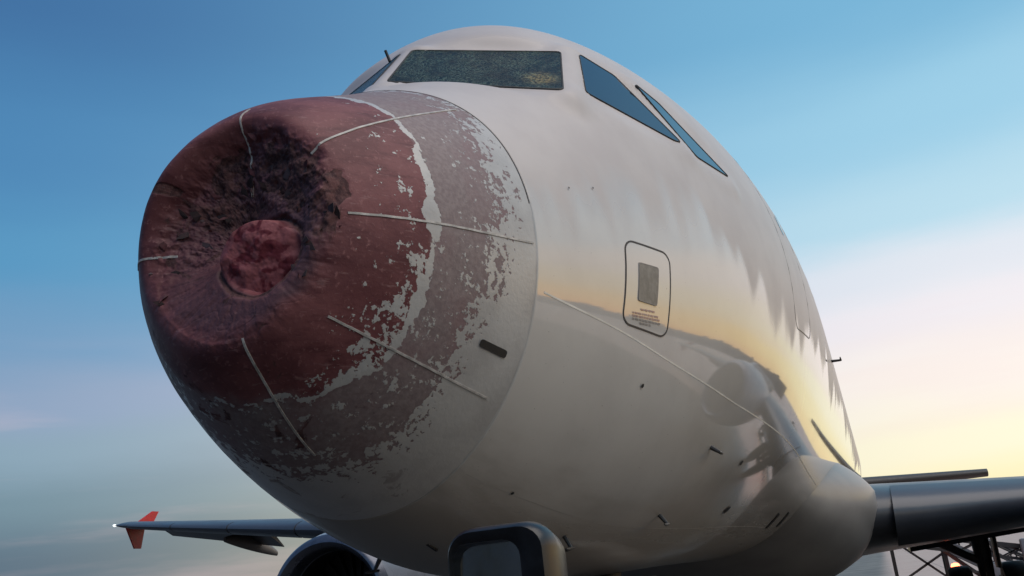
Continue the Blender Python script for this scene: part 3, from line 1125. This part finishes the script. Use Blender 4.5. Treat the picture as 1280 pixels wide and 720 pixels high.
# ---------------- access hatch on the port flank
HC = [(1.848, 0.3), (2.27, -2.3), (2.24, -19.0), (1.82, -17.7)]
hatch = patch(HC, 0.0012, 'access_hatch', M['paint'], None, r=.17, asp=.8)
set_attr(hatch, 'station', np.full(len(hatch.data.vertices), 2.0))
set_attr(hatch, 'clock', np.full(len(hatch.data.vertices), -40.0))
part(hatch)
ribbon([tuple(p) for p in rounded_path(HC, .17, 8, .8)], .0058, .0028, 'hatch_outline', M['line'], hatch, closed=True)
patch([(1.955, -4.6), (2.138, -5.3), (2.116, -13.0), (1.942, -12.5)], .005, 'access_plate', M['plate'], hatch)
ribbon([tuple(p) for p in rounded_path([(1.955, -4.6), (2.138, -5.3), (2.116, -13.0), (1.942, -12.5)], .08, 4, .8)], .003, .0055, 'plate_edge', M['ink'], hatch, closed=True)
rs = np.random.RandomState(4)
for row, (mat, pc, wmax) in enumerate((('redink', -14.1, .5), ('redink', -15.0, .9), ('redink', -15.6, .95), ('ink', -16.25, .9), ('ink', -16.9, .35))):
    x0 = 1.90 + (0.07 if row in (0, 4) else 0)
    y_ = x0
    mb_v, mb_f = [], []
    while y_ < x0 + .27 * wmax:
        L = rs.uniform(.008, .03)
        for c_ in ([(y_, pc), (y_ + L, pc - .06), (y_ + L, pc - .42), (y_, pc - .36)],):
            cc = np.array(c_)
            Pq = skin(cc[:, 0], rad(cc[:, 1])) + skin_n(cc[:, 0], rad(cc[:, 1])) * .003
            o_ = len(mb_v)
            mb_v += list(Pq)
            mb_f.append((o_, o_ + 1, o_ + 2, o_ + 3))
        y_ += L + rs.uniform(.004, .010)
    new_obj('stencil_row', mb_v, mb_f, M[mat], hatch, smooth=False)

# lap joint running aft along the lower flank
lp = np.array([(1.236, -14.3), (1.713, -18.6), (2.443, -24.1), (3.485, -30.3), (5.261, -35.1), (7.84, -39.2), (9.5, -40.5)])
yy = np.linspace(1.236, 9.5, 90)
part(ribbon(list(zip(yy, pchip(lp[:, 0], lp[:, 1], yy))), .0055, .0012, 'lap_joint', M['trim'], None))


# thin skin seams
yq = np.linspace(1.25, 8.2, 60)
part(ribbon([(a, -60.5) for a in yq], .0024, .0005, 'skin_seam', M['seam'], None))


# ---------------- probes, vents and marks
def probe(y, deg, L=.10, r=.009, fwd=True):
    p, n = Vector(skin(y, rad(deg))), Vector(skin_n(np.array(y), np.array(rad(deg))))
    b = MB()
    b.tube([p - n * .01, p + n * .075 + Vector((0, .0, 0))], [r * 1.7, r * 1.1], 8)
    b.tube([p + n * .07 + Vector((0, .05, 0)), p + n * .078 + Vector((0, -L * .6, 0)), p + n * .078 + Vector((0, -L, 0))], [r * .8, r, r * .55], 8)
    return part(b.build('pitot_probe', M['probe'], smooth=True))


for a in ((3.223, -39.2), (3.186, -56.4), (2.34, -66.2)):
    probe(*a)
    probe(a[0], 180 - a[1])
for y, deg, w, h in ((4.034, -41.9, .05, 1.2), (4.691, -54.4, .10, 2.2), (2.56, -69.8, .05, 1.6), (1.685, 12.8, .010, .5), (1.495, 13.0, .010, .5), (2.108, -29.2, .022, .9), (1.60, -60, .02, .8)):
    part(patch([(y - w / 2, deg + h / 2), (y + w / 2, deg + h / 2), (y + w / 2, deg - h / 2), (y - w / 2, deg - h / 2)], .006, 'static_port', M['dark'], None, r=.45, asp=1))
for y, deg in ((7.9, -57.2), (8.7, -56.0)):
    part(patch([(y, deg + 3.2), (y + .18, deg + 2.8), (y + .42, deg - 3.6), (y + .24, deg - 3.2)], .006, 'vent_slot', M['dark'], None))
b = MB()
p = Vector(sk(1.63, -85))
b.bar(p + Vector((0, -.02, .01)), p + Vector((0, .08, -.02)), .012, .018)
part(b.build('belly_antenna', M['dark']))
b = MB()
p = Vector(sk(8.4, -3))
n = Vector(skin_n(np.array(8.4), np.array(rad(-3))))
b.tube([p - n * .01, p + n * .10], [.016, .012], 8)
b.tube([p + n * .10, p + n * .10 + Vector((0, -.18, 0))], [.012, .006], 8)
part(b.build('temperature_probe', M['dark']))

# doors and cabin windows
for side in (0, 1):
    f_ = (lambda a: a) if side == 0 else (lambda a: 180 - a)
    c_ = [(4.62, f_(42)), (5.43, f_(42)), (5.43, f_(-11)), (4.62, f_(-11))]
    dr_ = ribbon([tuple(p_) for p_ in rounded_path(c_, .15, 6, .5)], .005, .0015, 'cabin_door', M['line'], None, closed=True)
    part(dr_)
    patch([(4.97, f_(17)), (5.09, f_(17)), (5.09, f_(12)), (4.97, f_(12))], .003, 'door_window', M['glass'], dr_, r=.4, asp=1)
    for i in range(22):
        y0 = 6.6 + i * .533
        part(patch([(y0, f_(17)), (y0 + .23, f_(17)), (y0 + .23, f_(8)), (y0, f_(8))], .003, 'cabin_window', M['glass'], None, r=.35, asp=1))


# ---------------- wings
def foil(n=40):
    a = np.linspace(0, 2 * math.pi, n, endpoint=False)
    x = (1 + np.cos(a)) / 2                       # 1 at trailing edge, 0 at leading edge
    t = 5 * (0.2969 * np.sqrt(x) - .126 * x - .3516 * x ** 2 + .2843 * x ** 3 - .1036 * x ** 4)
    z = np.where(a < math.pi, t, -t)
    return x, z


FX, FZ = foil()
BANK = 3.7


def w_sec(X):
    le = np.interp(X, [1.5, 6.4, 16.9], [11.0, 13.45, 18.2])
    ch = np.interp(X, [1.5, 6.4, 16.9], [7.1, 4.05, 1.55])
    th = np.interp(X, [1.5, 6.4, 16.9], [.150, .125, .105])
    z = -1.45 + .055 * (X - 4.3) + .0005 * max(X - 2, 0) ** 2 + GZ
    tw = np.interp(X, [1.5, 6.4, 16.9], [4.0, 2.0, -1.0])
    return le, ch, th, z, math.radians(tw)


def w_pt(X, xc, zc, s=1):
    """a point of the wing section: chord fraction, height over the chord line in chords"""
    le, ch, th, z, tw = w_sec(X)
    dx, dz = xc * ch, zc * ch
    p_ = Vector((s * X, le + dx * math.cos(tw) + dz * math.sin(tw), z - dx * math.sin(tw) + dz * math.cos(tw)))
    # the aircraft stands a little port wing low
    a_, zc_ = math.radians(BANK), GZ - 1.3
    return Vector((p_.x * math.cos(a_) + (p_.z - zc_) * math.sin(a_), p_.y, zc_ + (p_.z - zc_) * math.cos(a_) - p_.x * math.sin(a_)))


for s in (1, -1):
    Xs = np.concatenate([np.linspace(1.4, 6.4, 12), np.linspace(6.9, 16.7, 22), [16.85, 16.95]])
    vs = []
    for i, X in enumerate(Xs):
        le, ch, th, z, tw = w_sec(X)
        k_ = 1.0 if X < 16.8 else (.75 if X < 16.9 else .25)
        for x, zz in zip(FX, FZ):
            vs.append(w_pt(X, x, zz * th * k_ + 0.02 * math.sin(math.pi * x), s))
    nf = len(FX)
    q = [tuple(x) for x in grid_quads(len(Xs), nf, True)] + [tuple(range(nf)), tuple((len(Xs) - 1) * nf + i for i in range(nf))]
    b = MB()
    b.add(vs, q)
    wing = part(b.build('wing', M['wing'], smooth=True))
    # slats along the leading edge
    for xa, xb in ((2.35, 4.9), (6.6, 9.0), (9.05, 11.5), (11.55, 14.0), (14.05, 16.2)):
        vs, nx = [], 8
        idx = [i for i in range(nf) if FX[i] < .14]
        for X in np.linspace(xa, xb, nx):
            th = w_sec(X)[2]
            row = [w_pt(X, FX[i] - .012, FZ[i] * th * 1.12 + .02 * math.sin(math.pi * FX[i]) - .006, s) for i in idx]
            vs += row
        new_ = MB().add(vs, [tuple(x) for x in grid_quads(nx, len(idx), True)] + [tuple(range(len(idx))), tuple((nx - 1) * len(idx) + i for i in range(len(idx)))])
        new_.build('slat', M['slat'], wing, smooth=True)
    # flap and aileron, a little drooped
    for nm, xa, xb, dr_ in (('flap', 2.6, 6.3, .02), ('flap', 6.6, 12.6, .02), ('aileron', 12.0, 16.2, .15)):
        b = MB()
        c8 = []
        for X in (xa, xb):
            c8 += [w_pt(X, .78, .012, s), w_pt(X, 1.02, -dr_ + .004, s), w_pt(X, 1.02, -dr_ - .004, s), w_pt(X, .76, -.045, s)]
        b.add(c8, [(0, 1, 5, 4), (1, 2, 6, 5), (2, 3, 7, 6), (3, 0, 4, 7), (0, 3, 2, 1), (4, 5, 6, 7)])
        b.build(nm, M['wing'], wing)
    # flap track fairings
    for X, L in ((6.9, 3.0), (9.9, 2.6), (12.9, 2.2)):
        a_ = w_pt(X, .45, -.07, s)
        b = MB()
        vs, fs, nn_, mm_ = [], [], 14, 16
        for i in range(nn_):
            t = i / (nn_ - 1)
            r_ = .26 * math.sin(math.pi * min(1, t * .86 + .06)) ** .7 * (L / 3)
            cen = a_ + Vector((0, L * t, -.10 - .34 * t * t))
            for j in range(mm_):
                an = 2 * math.pi * j / mm_
                vs.append(cen + Vector((r_ * .62 * math.cos(an), 0, r_ * math.sin(an))))
        fs = [tuple(x) for x in grid_quads(nn_, mm_, True)] + [tuple(range(mm_)), tuple((nn_ - 1) * mm_ + j for j in range(mm_))]
        b.add(vs, fs)
        b.build('flap_track_fairing', M['canoe'], wing, smooth=True)
    # wing tip fence
    tip = w_pt(16.95, 0, 0, s)
    for sg, h, ys4 in ((1, .42, (.70, 1.45, 1.75, 1.50)), (-1, .60, (.45, 1.20, 1.05, .80))):
        b = MB()
        c8 = []
        for dx in (-.022, .022):
            o_ = tip + Vector((s * (.03 + dx), 0, 0))
            c8 += [o_ + Vector((0, ys4[0], 0)), o_ + Vector((0, ys4[1], 0)), o_ + Vector((0, ys4[2], sg * h)), o_ + Vector((0, ys4[3], sg * h))]
        b.add(c8, [(0, 1, 2, 3), (7, 6, 5, 4), (0, 4, 5, 1), (1, 5, 6, 2), (2, 6, 7, 3), (3, 7, 4, 0)])
        b.build('wingtip_fence', M['red'], wing)
    b = MB().lathe([(-.06, .001), (-.045, .022), (0, .035), (.06, .025), (.08, .001)], tuple(tip + Vector((s * .0, .02, 0))), 'Y', 12)
    b.build('navigation_light', M['white_lamp'], wing, smooth=True)

# wing-body fairing
ysf = np.linspace(8.4, 20.5, 70)
af = np.linspace(0, 2 * math.pi, 96, endpoint=False)
vs = []
for y_ in ysf:
    t = float(sstep(8.4, 11.7, y_) * (1 - sstep(17.5, 20.5, y_)))
    flare = float(sstep(9.6, 11.5, y_) * (1 - sstep(18, 20, y_)))
    hw = 1.15 + .86 * t
    zt, zb_ = -1.05 + .45 * t, -1.60 - 1.05 * t
    zc, hh = (zt + zb_) / 2, (zt - zb_) / 2
    for a in af:
        c, s = math.cos(a), math.sin(a)
        e = .55 if s > 0 else .80
        x = hw * math.copysign(abs(c) ** e, c)
        z = zc + hh * math.copysign(abs(s) ** e, s)
        if z > zc:
            x *= 1 - .22 * ((z - zc) / hh) ** 2
        # fillet out along the wing root
        if abs(c) > .3:
            x += math.copysign(.17 * flare * math.exp(-((z + 1.50) / .42) ** 2), c)
        vs.append((x, y_, z + GZ))
q = [tuple(x) for x in grid_quads(len(ysf), len(af), True)] + [tuple(range(len(af))), tuple((len(ysf) - 1) * len(af) + i for i in range(len(af)))]
part(MB().add(vs, q).build('belly_fairing', M['fairing'], smooth=True))

# ---------------- engines
for s in (1, -1):
    o_ = (s * 5.75, 10.35, 1.66)
    out = [(.35, .80), (.12, .83), (.02, .87), (-.02, .93), (.0, .985), (.10, 1.045), (.35, 1.11), (.8, 1.16), (1.5, 1.18), (2.3, 1.13), (3.0, 1.0), (3.3, .93), (3.28, .90), (2.6, .95)]
    eng = part(MB().lathe(out, o_, 'Y', 72).build('engine', M['nacelle'], smooth=True))
    MB().lathe([(.30, .802), (.12, .826), (.02, .866), (-.026, .93), (-.004, .99), (.10, 1.05)], o_, 'Y', 72).build('inlet_lip', M['lip'], eng, smooth=True)
    MB().lathe([(.34, .80), (.8, .84), (1.15, .86), (1.16, .0)], o_, 'Y', 48).build('intake_duct', M['intake'], eng, smooth=True)
    MB().lathe([(.70, .001), (.78, .07), (.95, .17), (1.12, .25), (1.15, .26)], o_, 'Y', 32).build('spinner', M['gear'], eng, smooth=True)
    for i in range(24):
        a = 2 * math.pi * i / 24
        rd = Vector((math.cos(a), 0, math.sin(a)))
        tg_ = Vector((-math.sin(a), 0, math.cos(a)))
        C0 = Vector(o_)
        v8 = []
        for r_, w_, tw_ in ((.22, .07, .3), (.84, .13, 1.0)):
            ax_ = (Vector((0, 1, 0)) * math.cos(tw_) + tg_ * math.sin(tw_))
            for k1, k2 in ((-1, -1), (1, -1), (1, 1), (-1, 1)):
                v8.append(C0 + Vector((0, 1.02, 0)) + rd * r_ + ax_ * w_ * k1 + ax_.cross(rd) * .006 * k2)
        MB().add(v8, [(0, 1, 2, 3), (7, 6, 5, 4), (0, 4, 5, 1), (1, 5, 6, 2), (2, 6, 7, 3), (3, 7, 4, 0)]).build('fan_blade', M['gear'], eng)
    MB().lathe([(3.2, .60), (3.9, .55), (4.5, .38), (4.52, .30), (3.2, .30)], o_, 'Y', 32).build('exhaust_nozzle', M['gear'], eng, smooth=True)
    py = MB()
    z0, z1 = 1.66 + 1.05, 2.60
    py.add([(s * 5.75 - .16, 11.3, z0), (s * 5.75 + .16, 11.3, z0), (s * 5.75 + .16, 15.0, 2.35), (s * 5.75 - .16, 15.0, 2.35),
            (s * 5.75 - .12, 12.0, z1 + .35), (s * 5.75 + .12, 12.0, z1 + .35), (s * 5.75 + .12, 15.6, z1), (s * 5.75 - .12, 15.6, z1)],
           [(3, 2, 1, 0), (4, 5, 6, 7), (0, 1, 5, 4), (1, 2, 6, 5), (2, 3, 7, 6), (3, 0, 4, 7)])
    py.build('pylon', M['nacelle'], eng, bevel=.04)

# ---------------- landing gear
def wheel(c, r, w, parent):
    t = MB().lathe([(-w / 2, r * .62), (-w / 2, r * .9), (-w * .38, r * .98), (0, r), (w * .38, r * .98), (w / 2, r * .9), (w / 2, r * .62), (-w / 2, r * .62)], c, 'X', 36)
    wh = t.build('tyre', M['tyre'], parent, smooth=True)
    MB().lathe([(-w * .42, .001), (-w * .42, r * .2), (-w * .3, r * .3), (-w * .40, r * .63), (w * .40, r * .63), (w * .3, r * .3), (w * .42, r * .2), (w * .42, .001)], c, 'X', 28).build('wheel_rim', M['grey'], parent, smooth=True)


for s in (1, -1):
    X = 3.80 * s
    lg = part(MB().tube([(X, 17.7, 2.45), (X, 17.72, 1.35), (X, 17.74, .58)], [.17, .15, .11], 16).build('main_gear', M['gear'], smooth=True))
    MB().tube([(X - s * .62, 17.74, .575), (X + s * .62, 17.74, .575)], .09, 12).build('axle', M['gear'], lg, smooth=True)
    for dx in (-.46, .46):
        wheel((X + dx, 17.74, .575), .575, .40, lg)
    MB().tube([(X, 17.7, 1.15), (X - s * .95, 17.6, 1.75), (X - s * 1.75, 17.5, 2.25)], [.07, .085, .07], 10).build('side_stay', M['gear'], lg, smooth=True)
    MB().tube([(X - s * .12, 17.65, 2.2), (X - s * .95, 17.6, 1.75)], .045, 8).build('lock_stay', M['gear'], lg, smooth=True)
    MB().tube([(X - s * .05, 17.45, 2.3), (X - s * .05, 17.40, 1.3), (X, 17.5, .8)], .028, 6).build('brake_hose', M['tyre'], lg, smooth=True)
    MB().bar((X + s * .26, 17.7, 2.50), (X + s * .22, 17.7, 1.05), .05, .62, up=(0, 1, 0)).build('leg_door', M['gear'], lg, bevel=.015)
    MB().bar((X, 17.55, 1.15), (X, 17.30, .90), .09).bar((X, 17.30, .90), (X, 17.60, .62), .09).build('torque_link', M['gear'], lg)
ng_ = part(MB().tube([(0, 5.07, 1.85), (0, 5.05, 1.1), (0, 5.0, .40)], [.13, .11, .07], 14).build('nose_gear', M['gear'], smooth=True))
MB().tube([(-.3, 5.0, .38), (.3, 5.0, .38)], .05, 10).build('axle', M['gear'], ng_, smooth=True)
for dx in (-.24, .24):
    wheel((dx, 5.0, .38), .38, .22, ng_)
MB().tube([(0, 5.0, 1.0), (0, 4.2, 1.78)], .05, 8).build('drag_stay', M['gear'], ng_, smooth=True)
for dx in (-.42, .42):
    MB().bar((dx, 4.2, 1.66), (dx * 1.15, 4.2, 1.15), .03, 1.5, up=(0, 1, 0)).build('gear_door', M['fairing'], ng_, bevel=.01)


# ---------------- tail
def slab(name, a, b, t, mat):
    """tapered surface between a root chord and a tip chord, each (leading point, trailing point)"""
    vs = []
    for (p, q_), th in ((a, t), (b, t * .5)):
        p, q_ = Vector(p), Vector(q_)
        n = Vector((1, 0, 0)) if abs(a[0][0] - b[0][0]) < .5 else Vector((0, 0, 1))
        for x, z in zip(FX, FZ):
            vs.append(p + (q_ - p) * x + n * z * th)
    nf_ = len(FX)
    f = [tuple(x) for x in grid_quads(2, nf_, True)] + [tuple(range(nf_)), tuple(nf_ + i for i in range(nf_))]
    return part(MB().add(vs, f).build(name, mat, smooth=True))


slab('tail_fin', ((0, 29.2, 5.6), (0, 35.6, 5.5)), ((0, 34.2, 11.7), (0, 36.2, 11.7)), .7, M['red'])
for s in (1, -1):
    slab('tailplane', ((s * .5, 32.2, 3.72), (s * .5, 35.6, 3.72)), ((s * 6.1, 35.6, 4.12 - s * .42), (s * 6.1, 36.9, 4.12 - s * .42)), .55, M['gear'])

# ------------------------------------------------------------------ tow tractor, its mirror standing in front of the lens
tug = empty('tow_tractor', (0.72, -0.3, 0))
tug['label'] = 'low tow tractor under the nose cone, its black door mirror rising into view'
tug['category'] = 'tow tractor'


def tpart(b, name, mat, **kw):
    o = b.build(name, mat, tug, **kw)
    o.matrix_parent_inverse = Matrix.Translation((-0.72, 0.3, 0))
    return o


b = MB()
prof_ = [(-1.75, .42), (-1.78, .80), (-1.55, .92), (-.55, .92), (-.45, .72), (.10, .72), (.22, 1.02), (1.05, .98), (1.20, .84), (1.22, .42)]
for x in (.12, 1.34):
    b.v += [(x, y_, z_) for y_, z_ in prof_]
n_ = len(prof_)
b.f += [tuple(range(n_)), tuple(range(2 * n_ - 1, n_ - 1, -1))] + [(i, (i + 1) % n_, n_ + (i + 1) % n_, n_ + i) for i in range(n_)]
body = tpart(b, 'tractor_body', M['grey_dark'], bevel=.03)
for x in (.10, 1.36):
    for y_ in (-1.15, .72):
        t = MB().lathe([(-.11, .22), (-.11, .34), (-.07, .38), (.07, .38), (.11, .34), (.11, .22), (-.11, .22)], (x, y_, .38), 'X', 28)
        wh = tpart(t, 'wheel', M['tyre'], smooth=True)
        MB().lathe([(-.09, .001), (-.09, .10), (-.06, .225), (.06, .225), (.09, .10), (.09, .001)], (x, y_, .38), 'X', 20).build('wheel_rim', M['grey'], wh, smooth=True)
tpart(MB().box((.73, -.20, .80), (.55, .50, .14)).box((.73, -.47, 1.05), (.55, .12, .50)), 'driver_seat', M['black'], bevel=.03)
tpart(MB().tube([(.73, .25, .98), (.73, .12, 1.18)], .02, 8).tube([(.73 + .17 * math.cos(a), .11 + .05 * math.sin(a), 1.19 + .16 * math.sin(a)) for a in np.linspace(0, 2 * math.pi, 25)], .014, 6), 'steering_wheel', M['black'], smooth=True)
tpart(MB().box((.73, 1.27, .55), (1.15, .10, .18)), 'front_bumper', M['black'], bevel=.02)
tpart(MB().tube([(.55, 1.3, .50), (.10, 4.0, .42), (.0, 4.85, .40)], .045, 10), 'tow_bar', M['grey'], smooth=True)
# mirror
mir = MB()
MX, MY, MZ = 1.554, -1.235, 1.672


def rrect(w, h, r, n=6):
    o = []
    for cx, cy, a0 in ((w / 2 - r, h / 2 - r, 0), (-w / 2 + r, h / 2 - r, 90), (-w / 2 + r, -h / 2 + r, 180), (w / 2 - r, -h / 2 + r, 270)):
        for i in range(n + 1):
            a = math.radians(a0 + 90 * i / n)
            o.append((cx + r * math.cos(a), cy + r * math.sin(a)))
    return o


secs = [(0.030, .104, .240, .026, -.020), (0.002, .104, .240, .026, -.020), (-.003, .114, .252, .028, -.014), (-.004, .136, .272, .034, 0), (.004, .146, .282, .038, .001), (.03, .154, .288, .042, .003), (.08, .146, .276, .05, .004), (.12, .118, .236, .05, .0), (.14, .07, .17, .034, -.004)]
vs = []
for dy, w_, h_, r_, ox in secs:
    vs += [(MX + ox + x * 1.12, MY + dy, MZ + z) for x, z in rrect(w_, h_, r_)]
nn_ = len(rrect(1, 1, .1))
mir.add(vs, [tuple(x) for x in grid_quads(len(secs), nn_, True)] + [tuple(range((len(secs) - 1) * nn_, len(secs) * nn_))])
mo = tpart(mir, 'door_mirror', M['black'], smooth=True)
mo['label'] = 'black plastic mirror housing'
gp = [(x - .018, z) for x, z in rrect(.104, .246, .026)]
new_obj('mirror_glass', [(MX + x * 1.12, MY + .008 - x * .05 + z * .09, MZ + z) for x, z in gp], [tuple(range(len(gp)))[::-1]], M['mirror'], mo, smooth=False)
MB().tube([(MX - .02, MY + .08, MZ - .10), (MX - .04, MY + .09, MZ - .30), (1.36, -1.05, 1.15), (1.30, -.98, .86)], .016, 10).build('mirror_arm', M['black'], mo, smooth=True)

# ------------------------------------------------------------------ belt loader beyond the main gear
bl = empty('belt_loader', (4.8, 24.8, 0))
bl['label'] = 'grey belt loader with sloping conveyor behind the main landing gear'
bl['category'] = 'belt loader'


def lpart(b, name, mat, **kw):
    o = b.build(name, mat, bl, **kw)
    o.matrix_parent_inverse = Matrix.Translation((-4.8, -24.8, 0))
    return o


A, Bq = Vector((2.55, 24.3, 1.86)), Vector((8.2, 24.9, .62))
for dy in (-.38, .38):
    lpart(MB().bar(A + Vector((0, dy, 0)), Bq + Vector((0, dy, 0)), .05, .10), 'conveyor_rail', M['gear'])
    lpart(MB().bar(A + Vector((.3, dy, -.34)), Bq + Vector((-.6, dy, -.20)), .05, .07), 'lower_rail', M['gear'])
    for i in range(9):
        t0, t1 = .04 + i * .09, .04 + (i + 1) * .09
        p0 = A.lerp(Bq, t0 if i % 2 else t1)
        p1 = A.lerp(Bq, t1 if i % 2 else t0) + Vector((0, 0, -.30))
        lpart(MB().bar(p0 + Vector((0, dy, 0)), p1 + Vector((0, dy, 0)), .035), 'lattice_bar', M['gear'])
    lpart(MB().tube([A + Vector((.2, dy, .05)), A + Vector((.25, dy, .42)), Bq + Vector((-2.8, dy, .48)), Bq + Vector((-2.7, dy, .05))], .022, 8), 'side_rail', M['grey'], smooth=True)
lpart(MB().bar(A + Vector((.02, 0, .03)), Bq + Vector((-.02, 0, .03)), .70, .04), 'conveyor_belt', M['belt'])
lpart(MB().box((5.9, 24.75, .62), (3.2, 1.5, .62)), 'chassis', M['grey'], bevel=.05)
lpart(MB().box((5.75, 24.05, 1.18), (1.1, .30, .55)), 'control_cabinet', M['grey'], bevel=.04)
lpart(MB().tube([(4.4, 24.6, .5), (3.5, 24.45, 1.35)], .05, 8), 'lift_ram', M['gear'], smooth=True)
for x in (4.75, 7.1):
    for dy in (-.72, .72):
        wo_ = lpart(MB().lathe([(-.10, .20), (-.10, .33), (0, .36), (.10, .33), (.10, .20), (-.10, .20)], (x, 24.75 + dy, .36), 'Y', 24), 'wheel', M['tyre'], smooth=True)
lpart(MB().lathe([(-.10, .001), (-.08, .08), (0, .11), (.08, .08), (.10, .001)], (3.66, 24.0, .95), 'Z', 12), 'marker_lamp', M['red_lamp'], smooth=True)
lpart(MB().bar((3.66, 24.05, .93), (4.4, 24.2, .70), .06), 'lamp_bracket', M['gear'])

# ------------------------------------------------------------------ boarding stairs at the rear door
st = empty('boarding_stairs', (4.9, 26.6, 0))
st['label'] = 'grey boarding stairs sloping down to the right behind the main landing gear'
st['category'] = 'stairs'


def spart(b, name, mat, **kw):
    o = b.build(name, mat, st, **kw)
    o.matrix_parent_inverse = Matrix.Translation((-4.9, -26.6, 0))
    return o


T0, T1 = Vector((2.7, 0, 2.10)), Vector((5.7, 0, .12))
for yq in (26.0, 27.2):
    a, b_ = T0 + Vector((0, yq, 0)), T1 + Vector((0, yq, 0))
    spart(MB().bar(a, b_, .05, .30), 'stringer', M['grey'])
    spart(MB().tube([a + Vector((-.9, 0, .72)), a + Vector((0, 0, .72)), b_ + Vector((0, 0, .72))], .03, 8), 'handrail', M['gear'], smooth=True)
    spart(MB().tube([a + Vector((0, 0, .42)), b_ + Vector((0, 0, .42))], .022, 8), 'middle_rail', M['gear'], smooth=True)
    for i in range(8):
        q = a.lerp(b_, i / 7)
        spart(MB().tube([q, q + Vector((0, 0, .72))], .022, 8), 'rail_post', M['gear'], smooth=True)
for i in range(10):
    q = T0.lerp(T1, (i + .5) / 10)
    spart(MB().box((q.x, 26.6, q.z + .02), (.27, 1.14, .035)), 'step', M['gear'])
spart(MB().box((2.25, 26.6, 2.07), (.95, 1.26, .08)), 'platform', M['grey'])
for x, z in ((2.3, 2.02), (3.6, 1.40)):
    for yq in (26.08, 27.12):
        spart(MB().bar((x, yq, .45), (x, yq, z), .09), 'support_leg', M['gear'])
spart(MB().bar((2.3, 26.08, .6), (3.6, 26.08, 1.3), .06).bar((3.6, 26.08, .6), (2.3, 26.08, 1.8), .06), 'cross_brace', M['gear'])
spart(MB().box((3.7, 26.6, .45), (3.4, 1.2, .22)), 'chassis', M['grey'], bevel=.03)
for x in (2.5, 4.8):
    for yq in (26.0, 27.2):
        spart(MB().lathe([(-.08, .16), (-.08, .28), (0, .30), (.08, .28), (.08, .16), (-.08, .16)], (x, yq, .30), 'Y', 20), 'wheel', M['tyre'], smooth=True)

# ------------------------------------------------------------------ unseen building added behind the camera, shading nose and belly from low sky
blocker = empty('sky_blocker', (-8, -34, 0))
blocker['label'] = 'unseen dark building added behind the camera to block low sky'
blocker['category'] = 'building'


def bpart(b, name, mat, parent=blocker, **kw):
    o = b.build(name, mat, parent, **kw)
    if parent is blocker:
        o.matrix_parent_inverse = Matrix.Translation((8, 34, 0))
    return o


bpart(MB().box((-8, -42, 6.0), (110, 16, 12.0)), 'wall', M['terminal'])
bpart(MB().box((-8, -41.6, 12.35), (112, 18, .7)), 'roof', M['gear'], bevel=.05)
for i in range(26):
    x = -60 + i * 4.1
    for z in (2.6, 7.2):
        wn_ = bpart(MB().box((x + 1.6, -33.96, z + .9), (3.0, .16, 2.6)), 'window_frame', M['gear'])
        MB().box((x + 1.6, -33.85, z + .9), (2.8, .10, 2.4)).build('window_pane', M['glass'], wn_)

# ------------------------------------------------------------------ far side of the apron, seen mirrored in the paint
hang = empty('hangar_row', (110, 120, 0))
hang['label'] = 'distant dark row of airport halls along the sunset horizon'
hang['category'] = 'building'
rs = np.random.RandomState(8)
for i in range(14):
    az = math.radians(19 + i * 4.3)
    c_ = Vector((math.sin(az) * 165, math.cos(az) * 165, 0))
    h = rs.uniform(3.6, 5.4)
    rot = Matrix.Rotation(-az, 3, 'Z')
    o = MB().box(c_ + Vector((0, 0, h / 2)), (13.5, 14, h), rot).box(c_ + Vector((rs.uniform(-3, 3), 0, h + .3)), (rs.uniform(1, 3), 4, .9), rot).build('hall', M['terminal'], hang)
    o.matrix_parent_inverse = Matrix.Translation((-110, -120, 0))
